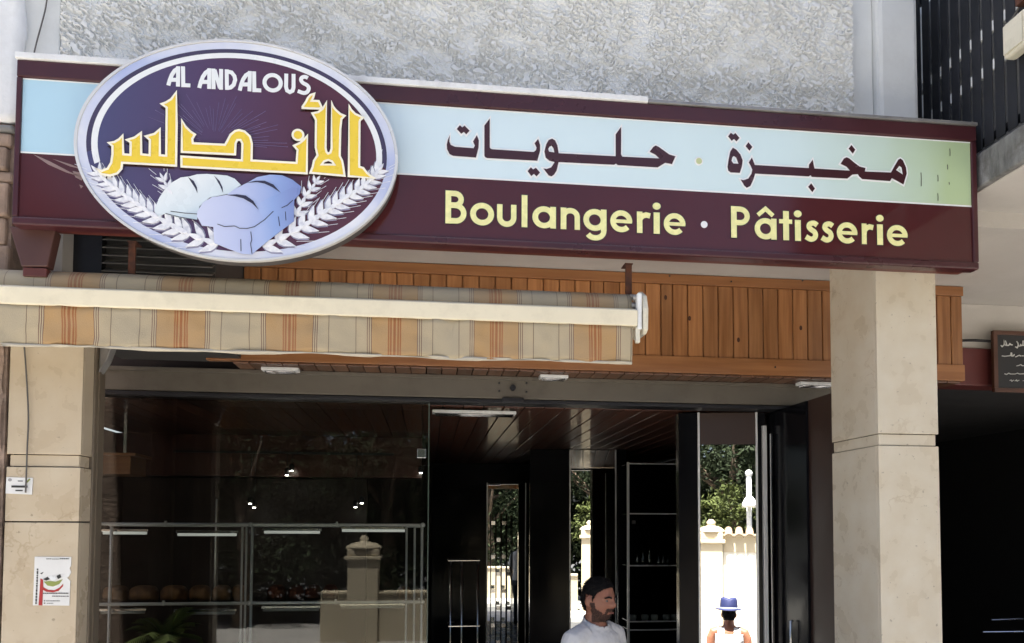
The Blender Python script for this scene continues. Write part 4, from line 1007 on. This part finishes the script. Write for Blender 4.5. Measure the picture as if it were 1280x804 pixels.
# ------------------------------------------------------------------ balcony, upper right
ba = empty('balcony', 'concrete balcony with black vertical slat railing at upper right', 'balcony')
BX = 2.724; BZ = 3.673; BT = BZ+.172
stained = mat('stained_concrete', (.27,.27,.26), .9, var=.4, vs=9, bump=.5, bs=60, dirt=.95, ds=9, stretch=(1,1.6,.5))
box('slab', BX, 6.2, -2.2, .33, BZ, BT, stained, ba, bevel=.01)
box('soffit_paint', BX+.03, 6.2, -2.17, .32, BZ-.006, BZ-.001, soffit_m, ba)
proto = None
for k in range(34):
    y = .325-.0745*k
    if proto is None: o = proto = MB().box(0, .006, -.0575, 0, BT+.016, BT+1.2).build('slat', slat_black, ba, bevel=.002)
    else: o = proto.copy(); col.objects.link(o); o.parent = ba
    o.location = (BX+.012, y, 0)
for z in (4.225, 4.42): box('sunlit_dash_bar', BX+.020, BX+.04, -2.19, .325, z, z+.05, flash_w, ba)  # white bars added to give the sunlit dashes between the slats
for z in (BT+.05, BT+1.1): box('steel_rail', BX+.032, BX+.055, -2.19, .325, z, z+.03, darkmetal, ba)
box('pale_screen', BX+.12, BX+.14, -2.15, .32, BT+.002, BT+1.15, mat('balcony_screen', (.5,.5,.5), .8), ba)
for k in range(20):
    x = BX+.10+.16*k
    box('front_slat', x, x+.11, -2.185, -2.168, BT+.016, BT+1.2, slat_black, ba)
jb = empty('junction_box', 'weathered cream box with cable fixed to the balcony railing', 'electric box')
J = lambda z: (z-1.98)*1.0585+1.98
box('case', BX-.055, BX+.008, -.61, -.48, J(4.045), J(4.205), cream_plast, jb, bevel=.014)
box('cover', BX-.063, BX-.0555, -.60, -.49, J(4.06), J(4.19), cream_plast, jb, bevel=.003)
box('rust_plate', BX-.03, BX+.006, -.63, -.53, J(4.26), J(4.40), rust, jb)
MB().tube(smooth_curve([(BX-.02,-.49,J(4.20)),(BX-.01,-.46,J(4.225)),(BX,-.49,J(4.25)),(BX,-.53,J(4.28))], 5), .005, 6).build('cable', cable_m, jb, True)

# ------------------------------------------------------------------ people
def remesh(mb, voxel, smooth_it=4):
    me = bpy.data.meshes.new('tmp'); me.from_pydata(mb.v, [], mb.f)
    bm = bmesh.new(); bm.from_mesh(me); bmesh.ops.recalc_face_normals(bm, faces=bm.faces); bm.to_mesh(me); bm.free()
    o = bpy.data.objects.new('tmp', me); col.objects.link(o)
    r = o.modifiers.new('r', 'REMESH'); r.mode = 'VOXEL'; r.voxel_size = voxel
    s = o.modifiers.new('s', 'SMOOTH'); s.factor = .5; s.iterations = smooth_it
    dg = bpy.context.evaluated_depsgraph_get(); dg.update()
    res = bpy.data.meshes.new_from_object(o.evaluated_get(dg)); bpy.data.objects.remove(o); return res
def ering(c, rx, ry, tilt=(0,0), seg=20):
    return [(c[0]+rx*math.cos(2*math.pi*k/seg), c[1]+ry*math.sin(2*math.pi*k/seg), c[2]+tilt[0]*math.cos(2*math.pi*k/seg)+tilt[1]*math.sin(2*math.pi*k/seg)) for k in range(seg)]
def loft(mb, rings):
    n = len(rings); s = len(rings[0])
    f = [(i*s+k, i*s+(k+1)%s, (i+1)*s+(k+1)%s, (i+1)*s+k) for i in range(n-1) for k in range(s)]
    f += [tuple(reversed(range(s))), tuple(range((n-1)*s, n*s))]
    mb.add([p for r in rings for p in r], f)
def head_verts(c, turn, nod=0):
    "head facing +Y locally, then turned about Z; c = centre (mid height)"
    sg_, rg = 40, 34; v = []
    for j in range(rg+1):
        ph = -math.pi/2+math.pi*j/rg; z = math.sin(ph)*.122; cr_ = max(math.cos(ph), .02)
        t = z/.122
        wx = .077*(1-.20*max(0, -t)**1.4); fy = .098; by = .100*(1-.34*max(0, -t-.05))
        for k in range(sg_):
            a = 2*math.pi*k/sg_; x = math.sin(a); y = math.cos(a)
            X = x*wx*cr_**.82; Y_ = y*(fy if y > 0 else by)*cr_**.75
            if y > 0:
                fr = max(0, y)**2
                Y_ += fr*(.010*math.exp(-((t+.80)/.16)**2)*math.exp(-(X/.026)**2))           # chin
                Y_ += .030*math.exp(-((t+.16)/.13)**2)*math.exp(-(X/.013)**2)                   # nose tip
                Y_ += .016*math.exp(-((t-.04)/.16)**2)*math.exp(-(X/.010)**2)                   # nose bridge
                Y_ += .010*math.exp(-((t+.44)/.045)**2)*math.exp(-(X/.022)**2)                  # upper lip
                Y_ += .009*math.exp(-((t+.55)/.045)**2)*math.exp(-(X/.020)**2)                  # lower lip
                Y_ -= .004*math.exp(-((t+.495)/.02)**2)*math.exp(-(X/.024)**2)
                Y_ += .007*math.exp(-((t-.22)/.07)**2)*math.exp(-((abs(X)-.03)/.03)**2)         # brow
                Y_ -= .010*math.exp(-((t-.06)/.08)**2)*math.exp(-((abs(X)-.032)/.014)**2)       # eye socket
                Y_ += .006*math.exp(-((t+.15)/.12)**2)*math.exp(-((abs(X)-.045)/.02)**2)        # cheek
            v.append((X, Y_, z))
    f = [(j*sg_+k, j*sg_+(k+1)%sg_, (j+1)*sg_+(k+1)%sg_, (j+1)*sg_+k) for j in range(rg) for k in range(sg_)]
    f += [tuple(reversed(range(sg_))), tuple(range(rg*sg_, (rg+1)*sg_))]
    Mx = Matrix.Translation(c) @ Matrix.Rotation(turn, 4, 'Z') @ Matrix.Rotation(nod, 4, 'X')
    return v, f, Mx
def person(label, base, height, body_turn, head_turn, skinm, top, topm, nod=-.08, beard=True, arms='down', voxel=.0062):
    """standing figure; local frame faces +Y; body_turn about Z"""
    s = height/1.75; mb = MB(); t = empty('person', label, 'person')
    hc = Vector((0, .02, 1.625))
    hv, hf, Mh = head_verts(hc, head_turn-body_turn, nod)
    mb.add([Mh @ Vector(p) for p in hv], hf)
    for sx_ in (-1, 1):                                             # ears
        e = MB().ball((0,0,0), (.011,.021,.035), 12, 8); mb.add([Mh @ (Matrix.Rotation(sx_*.35, 4, 'Z') @ Vector(p)+Vector((sx_*.081,-.010,-.006))) for p in e.v], e.f)
    # trunk with neck
    loft(mb, [ering((0,0,.80),.135,.100), ering((0,0,.90),.165,.115), ering((0,-.005,1.0),.155,.105), ering((0,0,1.10),.148,.100), ering((0,.002,1.22),.168,.112), ering((0,0,1.34),.185,.112),
              ering((0,-.008,1.42),.175,.090), ering((0,-.012,1.46),.115,.072), ering((0,-.004,1.50),.064,.062), ering((0,.006,1.55),.058,.060), ering((0,.012,1.60),.056,.058)])
    for sx_ in (-1, 1):
        mb.tube([(sx_*.09,-.005,1.44),(sx_*.178,-.008,1.405),(sx_*.205,-.012,1.34),(sx_*.225,-.020,1.20),(sx_*.235,-.020,1.10),(sx_*.240,.005,.98),(sx_*.238,.03,.86)], [.055,.062,.058,.048,.043,.038,.028], 14)
        loft(mb, [ering((sx_*.238,.032,.87),.020,.030,seg=12), ering((sx_*.236,.040,.82),.017,.042,seg=12), ering((sx_*.233,.046,.775),.015,.042,seg=12), ering((sx_*.231,.048,.765),.012,.036,seg=12)])
        for i_, (dy, L) in enumerate(((.033,.078),(.011,.088),(-.011,.082),(-.032,.064))):
            mb.tube([(sx_*.232,.047+dy*.9,.782),(sx_*.229,.049+dy*1.05,.782-L*.45),(sx_*.220,.050+dy*1.05,.782-L*.8),(sx_*.212,.050+dy*1.05,.782-L)], [.0095,.0088,.0082,.0065], 8)
        mb.tube([(sx_*.232,.062,.84),(sx_*.222,.088,.815),(sx_*.214,.100,.785),(sx_*.208,.100,.765)], [.014,.0115,.0100,.0075], 8)
        mb.tube([(sx_*.085,0,.86),(sx_*.095,.004,.70),(sx_*.098,.012,.50),(sx_*.100,.0,.36),(sx_*.102,-.014,.20),(sx_*.104,-.012,.08),(sx_*.104,-.01,.04)], [.092,.080,.060,.056,.046,.040,.042], 14)
        loft(mb, [ering((sx_*.105,.045,.008),.042,.115,seg=14), ering((sx_*.105,.045,.03),.046,.125,seg=14), ering((sx_*.105,.02,.07),.042,.085,seg=14), ering((sx_*.104,-.01,.10),.038,.05,seg=14)])
    body = remesh(mb, voxel, 3)
    Mi = Mh.inverted()
    def patch(name, pred, offset, m, rough=0):
        bm = bmesh.new(); bm.from_mesh(body); bm.normal_update()
        dele = [fc for fc in bm.faces if not pred(fc.calc_center_median())]
        bmesh.ops.delete(bm, geom=dele, context='FACES'); bm.normal_update()
        ns_ = [(vx, vx.normal.copy()) for vx in bm.verts]
        for vx, nn in ns_: vx.co += nn*(offset+rough*noise.noise(vx.co*45))
        me = bpy.data.meshes.new(name); bm.to_mesh(me); bm.free()
        o = link(name, me, m, t, True)
        sd_ = o.modifiers.new('solid', 'SOLIDIFY'); sd_.thickness = max(.003, offset*.8); sd_.offset = -1
        return o
    o = link('body', body, skinm, t, True)
    def tufts(name, pred, n, L, wd, m, lean, seed):
        "short strands scattered over the part of the head that pred picks"
        rnd = random.Random(seed); cand = [p_ for p_ in body.polygons if p_.center.z > 1.45 and pred(p_.center)]
        mb2 = MB()
        if not cand: return
        for _ in range(n):
            p_ = cand[rnd.randrange(len(cand))]; c_ = p_.center+Vector((rnd.uniform(-1,1), rnd.uniform(-1,1), rnd.uniform(-1,1)))*.004
            d_ = (p_.normal+lean(c_)+Vector((rnd.uniform(-1,1), rnd.uniform(-1,1), rnd.uniform(-1,1)))*.5).normalized()
            sd3 = d_.cross(Vector((rnd.uniform(-1,1), rnd.uniform(-1,1), rnd.uniform(-1,1)))).normalized()*wd
            o3 = len(mb2.v); e3 = c_+d_*L*rnd.uniform(.5,1.2); c0_ = c_-p_.normal*.002
            mb2.v += [tuple(c0_-sd3), tuple(c0_+sd3), tuple(e3)]; mb2.f.append((o3, o3+1, o3+2))
        x_ = mb2.build(name, m, t); x_['kind'] = 'stuff'; return x_
    def loc(c): return Mi @ c
    if beard is not None:
        def hairp(c):
            q = loc(c); y = q.y+.004*noise.noise(c*120)
            if c.z < 1.50: return False
            if abs(q.x) > .068 and -.036 < q.y < .012 and -.05 < q.z < .030: return False       # ears stay bare
            if y > .08: f_ = .080
            elif y > .035: f_ = .045+(y-.035)/.045*.035
            elif y > .012: f_ = -.012+(y-.012)/.023*.057
            elif y > -.034: f_ = .026
            else: f_ = -.062
            return q.z > f_+.004*noise.noise(c*150)
        patch('hair', hairp, .005, hair_m, .004)
        tufts('hair_strands', hairp, 5000, .016, .0011, hair_m, lambda c: Vector((0,0,.1)), 5)
    if beard:
        def bp_(c):
            q = loc(c); j_ = .004*noise.noise(c*170)
            if q.z < -.120 or q.y < .004 or q.z > -.008: return False
            if q.y < .030: return q.z < -.008+j_
            if q.y < .062: return q.z < -.040-(q.y-.03)*.55+j_
            if abs(q.x) < .030 and -.050 < q.z < -.035: return True
            if abs(q.x) >= .024 and abs(q.x) < .034 and q.z < -.036: return True
            return q.z < -.070+j_
        patch('beard_base', bp_, .0008, mat('stubble_skin', srgb(78,52,42), .8, var=.2, vs=80))
        tufts('beard', bp_, 2600, .006, .0009, mat('stubble', srgb(34,25,22), .8, var=.3, vs=80), lambda c: Vector((0,0,-.9)), 6)
        for sx_ in (-1, 1):
            eb = MB(); eb.tube([Mh @ Vector((sx_*.014,.098,.024)), Mh @ Vector((sx_*.034,.096,.030)), Mh @ Vector((sx_*.054,.080,.022))], [.005,.0052,.003], 8); eb.build('eyebrow', hair_m, t, True)
            ey = MB().ball((0,0,0), .0098, 12, 8); ey.v = [tuple(Mh @ (Vector(p)+Vector((sx_*.032,.077,.007)))) for p in ey.v]; ey.build('eye', mat('eye_white', (.16,.14,.13), .2), t, True)
            ir = MB().ball((0,0,0), .0062, 10, 6); ir.v = [tuple(Mh @ (Vector(p)+Vector((sx_*.032,.0820,.007)))) for p in ir.v]; ir.build('iris', ink, t, True)
        li_ = MB(); li_.tube([Mh @ Vector((-.021,.094,-.060)), Mh @ Vector((0,.107,-.059)), Mh @ Vector((.021,.094,-.060))], [.002,.0036,.002], 8); li_.build('lips', mat('lip', srgb(140,84,76), .5), t, True)
    if top == 'tee':
        patch('shirt', lambda c: .86 < c.z < 1.505-.030*math.cos(math.atan2(c.x, c.y)) and not (c.z < 1.18 and abs(c.x) > .195) or (abs(c.x) > .15 and 1.17 < c.z < 1.47), .009, topm, .003)
    else:
        patch('shirt', lambda c: .86 < c.z < 1.47 and abs(c.x) < .162 and not (c.z > 1.40 and (abs(c.x) > .135 or abs(c.x) < .055)) and not (c.z > 1.36 and abs(c.x) < .055 and c.y > 0), .008, topm, .003)
    patch('trousers', lambda c: .06 < c.z < .90 and abs(c.x) < .20 and not (abs(c.x) > .185 and c.z > .6), .010, trous, .004)
    patch('shoes', lambda c: c.z < .075 and abs(c.x) < .2, .006, black_m)
    t.location = base; t.rotation_euler[2] = body_turn; t.scale = (s, s, s)
    return t, Mh
# facing: local +Y turned by angle a -> direction (-sin a, cos a)
q = at(752, 750, .42)
man, _ = person('bearded man in white t-shirt walking past the dark shop entrance, facing right', (q.x-.035, .42, 0.0), 1.695, R(-142), R(-138), skin, 'tee', tee_g)
hm = mirn(911, 748, -2.55, PIV1, DEL1); HY = -2.55
hat_h = (hm.z-GZ)/1.822*1.75
man2, Mh2 = person('man in white vest and navy hat standing outside with his back to the shop', (hm.x, HY, GZ), hat_h, R(180), R(180), skin_d, 'vest', tee, beard=False, nod=0)
hat = empty('trilby_hat', 'navy blue trilby hat worn by the man in the white vest', 'hat')
mb = MB(); prof = [(.150,.012),(.152,.006),(.120,.000),(.098,.004),(.098,.010),(.096,.012),(.095,.05),(.090,.12),(.080,.150),(.050,.157),(.02,.148),(.003,.146)]
mb.lathe(prof, (0,0,0), 32, 1, 1.14); mb.v = [(x, y, z+(.018*(abs(x)/.15)**2 if z < .02 else (-.018*math.exp(-(x/.025)**2) if z > .135 else 0))) for x, y, z in mb.v]
mb.build('crown_and_brim', blue_felt, hat, True)
mb = MB(); mb.lathe([(.1005,.012),(.0995,.04),(.0975,.040),(.0980,.012)], (0,0,0), 32, 1, 1.14); mb.build('hat_band', mat('hat_band', (.35,.38,.5), .6), hat, True)
hat.location = (hm.x, HY-.02*hat_h/1.75, GZ+(1.625+.045)*hat_h/1.75); hat.rotation_euler = (R(4), 0, 0); hat.scale = (1.06, 1.06, 1.0)

# ------------------------------------------------------------------ across the street
YW = -11.0
pz = lambda o_: o_
lowt = .43
tan_w = mat('tan_wall', (.44,.38,.27), .9, var=.1, vs=2)
lw2 = empty('low_wall', 'tan low wall with coping across the street, seen in reflections', 'wall')
box('wall', -2.3, 1.45, YW-.15, YW+.15, GZ, lowt, tan_w, lw2); box('coping', -2.3, 1.45, YW-.19, YW+.19, lowt+.001, lowt+.07, tan_w, lw2, bevel=.02)
box('wall', 3.25, 14, YW-.15, YW+.15, GZ, lowt, tan_w, lw2); box('coping', 3.25, 14, YW-.19, YW+.19, lowt+.001, lowt+.07, tan_w, lw2, bevel=.02)
fn = empty('iron_fence', 'black iron railing on the low wall across the street', 'fence')
for i in range(52):
    x = 3.32+.135*i
    MB().tube([(x, YW, lowt+.071), (x, YW, 1.55), (x+.0, YW, 1.62)], [.012,.012,.003], 6).build('bar', iron, fn)
for z in (.62, 1.45): box('rail', 3.28, 10.4, YW-.015, YW+.015, z, z+.03, iron, fn)
def gate_pillar(label, x, w, zt, m):
    t = empty('gate_pillar', label, 'pillar')
    box('shaft', x-w/2, x+w/2, YW-w/2, YW+w/2, GZ, zt-.42, m, t, bevel=.01)
    box('cornice', x-w/2-.06, x+w/2+.06, YW-w/2-.06, YW+w/2+.06, zt-.419, zt-.33, m, t, bevel=.02)
    box('neck', x-w/2-.01, x+w/2+.01, YW-w/2-.01, YW+w/2+.01, zt-.329, zt-.18, m, t, bevel=.02)
    mb = MB(); mb.lathe([(w*.62,0),(w*.60,.05),(w*.42,.12),(w*.16,.16),(.09,.18),(.10,.24),(.04,.30)], (x, YW, zt-.179), 16); mb.build('cap', m, t, True)
gate_pillar('tan gate pillar with rounded cap, reflected in the shop window', mir(455,700,YW,1.15).x, .66, mir(455,676,YW,1.15).z, tan_w)
gate_pillar('ochre gate pillar with cornice beside the tall tiled wall', mirn(889,680,YW,PIV1,DEL1).x, .50, mirn(889,656,YW,PIV1,DEL1).z, ochre_w)
tw = empty('tiled_wall', 'tall cream garden wall with tiled coping across the street', 'wall')
zt = mirn(920, 668, YW, PIV1, DEL1).z; wx0 = mirn(904, 700, YW, PIV1, DEL1).x
box('wall', wx0, 3.2, YW-.16, YW+.16, GZ, zt-.03, cream_w, tw)
box('ochre_band', wx0+.01, 3.19, YW+.1605, YW+.17, zt-.40, zt-.04, ochre_w, tw)
proto = None
for i in range(6):
    x = wx0+.12+.225*i
    if proto is None:
        mb = MB(); n_ = 8
        for e_ in (0, 1):
            pass
        vv = []; 
        for yy, zz_ in ((.30,-.10),(0,.06)):
            for k in range(n_+1):
                a = math.pi*k/n_; vv.append((-.10*math.cos(a)*(1 if yy else .8), yy, zz_+.085*math.sin(a)))
        mb.add(vv, [(k, k+1, k+n_+2, k+n_+1) for k in range(n_)])
        o = proto = mb.build('roof_tile', terrac, tw, True); sd_ = o.modifiers.new('s', 'SOLIDIFY'); sd_.thickness = .015
    else: o = proto.copy(); col.objects.link(o); o.parent = tw
    o.location = (x, YW, zt+.03)
box('coping', wx0, 3.2, YW-.25, YW+.22, zt-.029, zt+.005, ochre_w, tw)
lp = empty('street_lamp', 'white pole with round white lamp dome above the tiled wall', 'lamp')
q = mirn(936, 592, YW-.6, PIV1, DEL1); q2 = mirn(936, 632, YW-.6, PIV1, DEL1)
MB().tube([(q.x, YW-.6, GZ), (q.x, YW-.6, q.z)], .06, 10).build('pole', flash_w, lp, True)
MB().ball((q.x, YW-.6, q.z), .085, 14, 10).build('finial', flash_w, lp, True)
MB().lathe([(.17,0),(.165,.08),(.11,.20),(.06,.25)], (q.x, YW-.38, q2.z-.05), 16).build('dome', flash_w, lp, True)
box('bracket', q.x-.02, q.x+.02, YW-.6, YW-.36, q2.z+.20, q2.z+.24, flash_w, lp)

def leaf_cloud(c, r, n, size, seed, nc=34):
    rnd = random.Random(seed); mb = MB(); c = Vector(c)
    clumps = [(Vector((rnd.gauss(0,.42)*r[0], rnd.gauss(0,.42)*r[1], rnd.gauss(0,.42)*r[2])), rnd.uniform(.16,.34)*(34/nc)**.3) for _ in range(nc)]
    v = []; f = []
    for i in range(n):
        cc, cr_ = clumps[rnd.randrange(len(clumps))]
        d = Vector((rnd.gauss(0,1), rnd.gauss(0,1), rnd.gauss(0,1))).normalized()*(rnd.random()**.4)
        p = c+cc+Vector((d.x*r[0], d.y*r[1], d.z*r[2]))*cr_
        a = Vector((rnd.uniform(-1,1), rnd.uniform(-1,1), rnd.uniform(-1,.6))).normalized(); b_ = a.cross(Vector((rnd.uniform(-1,1), rnd.uniform(-1,1), rnd.uniform(-1,1)))).normalized()
        L = size*rnd.uniform(.6,1.3); w = L*.35; o_ = len(v)
        v += [tuple(p-a*L/2), tuple(p+b_*w/2), tuple(p+a*L/2), tuple(p-b_*w/2)]; f.append((o_, o_+1, o_+2, o_+3))
    return mb.add(v, f)
def tree(label, x, y, h, cr_, m, seed, n=7000, size=.16):
    t = empty('broadleaf_tree', label, 'tree', 'trees behind the wall across the street'); rnd = random.Random(seed)
    mb = MB(); hz = h-cr_[2]; mb.tube([(x, y, GZ), (x+.1, y, GZ+hz*.35), (x-.05, y+.1, hz*.75), (x, y, hz)], [.22,.18,.14,.08], 10)
    for k in range(6):
        a = k*1.05+rnd.random(); mb.tube([(x, y, hz*(.55+.06*k)), (x+math.cos(a)*cr_[0]*.3, y+math.sin(a)*cr_[1]*.3, hz*.8+.1*k), (x+math.cos(a)*cr_[0]*.6, y+math.sin(a)*cr_[1]*.6, hz+cr_[2]*.15*k/3)], [.09,.06,.02], 7)
    mb.build('trunk', bark, t, True)
    leaf_cloud((x, y, hz+.1), cr_, n, size, seed).build('crown', m, t)
for i, (x, y, h, lb) in enumerate(((-12.5,-13.4,7.0,'dark tree second from the left behind the low wall'), (-8.2,-13.6,6.6,'dark tree third from the left behind the low wall'), (-4.6,-13.4,6.9,'dark tree left of the tan gate pillar'),
        (-1.0,-13.7,6.6,'dark tree right behind the tan gate pillar'), (2.4,-13.6,7.0,'dark evergreen tree behind the tiled wall and lamp'), (5.8,-13.5,6.6,'dark tree behind the nearest end of the iron fence'), (9.4,-13.6,7.0,'dark tree behind the far end of the iron fence'))):
    tree(lb, x, y, h, (3.0,1.7,3.1), leaf_d, 3+i*2, 9000, .22)
tree('added tall dark tree at the left end of the low wall', -10.5, -15.5, 11.0, (3.4,2.2,4.4), leaf_d, 51, 10000, .26)  # added to darken the left end of the sign's reflection
tree('added tall dark tree at the right end of the street', 15.8, -13.0, 14.0, (4.2,2.4,6.0), leaf_d, 53, 14000, .28)  # added to darken the right end of the sign's reflection
bush = leaf_cloud((mirn(905,640,-12.2,PIV1,DEL1).x, -12.2, 2.2), (1.3,.4,.8), 2600, .12, 21).build('light_shrub', leaf_y, None)
tag(bush, 'light green shrub rising behind the tiled wall coping', 'shrub')
for i, (x, zc) in enumerate(((3.7,1.3),(4.9,1.5),(6.6,1.3))):
    b_ = leaf_cloud((x, -11.7, zc), (1.3,.4,1.2), 2600, .13, 31+i).build('hedge_shrub', leaf_d, None)
    tag(b_, ('shrub behind the fence nearest the tiled wall', 'middle shrub of three behind the iron fence', 'shrub behind the far part of the iron fence')[i], 'shrub', 'shrubs behind the iron fence')
hdg = leaf_cloud((0, -15.6, 2.0), (15, .8, 2.9), 60000, .34, 77, 240).build('foliage_backdrop', leaf_d, None)  # backdrop added to block bright sky gaps in the mirrors and glass
hdg['kind'] = 'stuff'; tag(hdg, 'mass of dark foliage added behind the street trees to hide the sky', 'foliage')
# ------------------------------------------------------------------ palm added behind the window for a street reflection
YPM = 1.30; pc = at(205, 800, YPM); pt = empty('reflected_palm', 'small dim palm standing in for a street reflection low in the left window', 'plant')
top = Vector((pc.x, YPM, at(205,800,YPM).z))
MB().lathe([(.07,0),(.09,.20),(.10,.22),(.085,.22)], (pc.x, YPM, .001), 16).build('pot', terrac, pt, True)
MB().tube([(pc.x, YPM, .2), (pc.x+.01, YPM, .6), (top.x, YPM, top.z)], [.04,.035,.03], 12).build('trunk', bark, pt, True)
rnd = random.Random(4)
for k in range(18):
    a = k*2.399; el = rnd.uniform(.35, 1.25); L = rnd.uniform(.26, .36); mb = MB(); P = []
    for i in range(9):
        s_ = i/8; dr = s_*L; P.append(top+Vector((math.cos(a)*math.cos(el)*dr, math.sin(a)*math.cos(el)*dr, math.sin(el)*dr-.55*s_*s_*L*math.cos(el*.7))))
    mb.tube(P, [.005*(1-.8*i/8) for i in range(9)], 5)
    for i in range(1, 9):
        d = (P[i]-P[i-1]).normalized(); sd2 = d.cross(Vector((0,0,1))).normalized()
        for q_ in range(3):
            b0_ = P[i-1].lerp(P[i], q_/3)
            for sg2 in (-1, 1):
                tip = b0_+(sd2*sg2*.85+d*.6-Vector((0,0,.25)))*.11*(1-.5*abs(i/8-.4)); w = d*.006
                o_ = len(mb.v); mb.v += [tuple(b0_-w), tuple(b0_+w), tuple(tip)]; mb.f.append((o_, o_+1, o_+2))
    mb.build('frond', mat('palm_leaf', (.20,.26,.06), .5, var=.2), pt)

tl = empty('steel_trolley', 'thin steel trolley frame in the dark behind the window edge', 'trolley')
for px in (563, 577, 597): q = at(px, 760, 3.2); MB().tube([(q.x, 3.2, .02), (q.x, 3.2, at(px,700,3.2).z)], .012, 8).build('post', steel, tl, True)
for py in (700, 782): a = at(560, py, 3.2); b = at(600, py, 3.2); box('shelf', a.x, b.x, 3.18, 3.55, a.z-.012, a.z, steel, tl, bevel=.003)
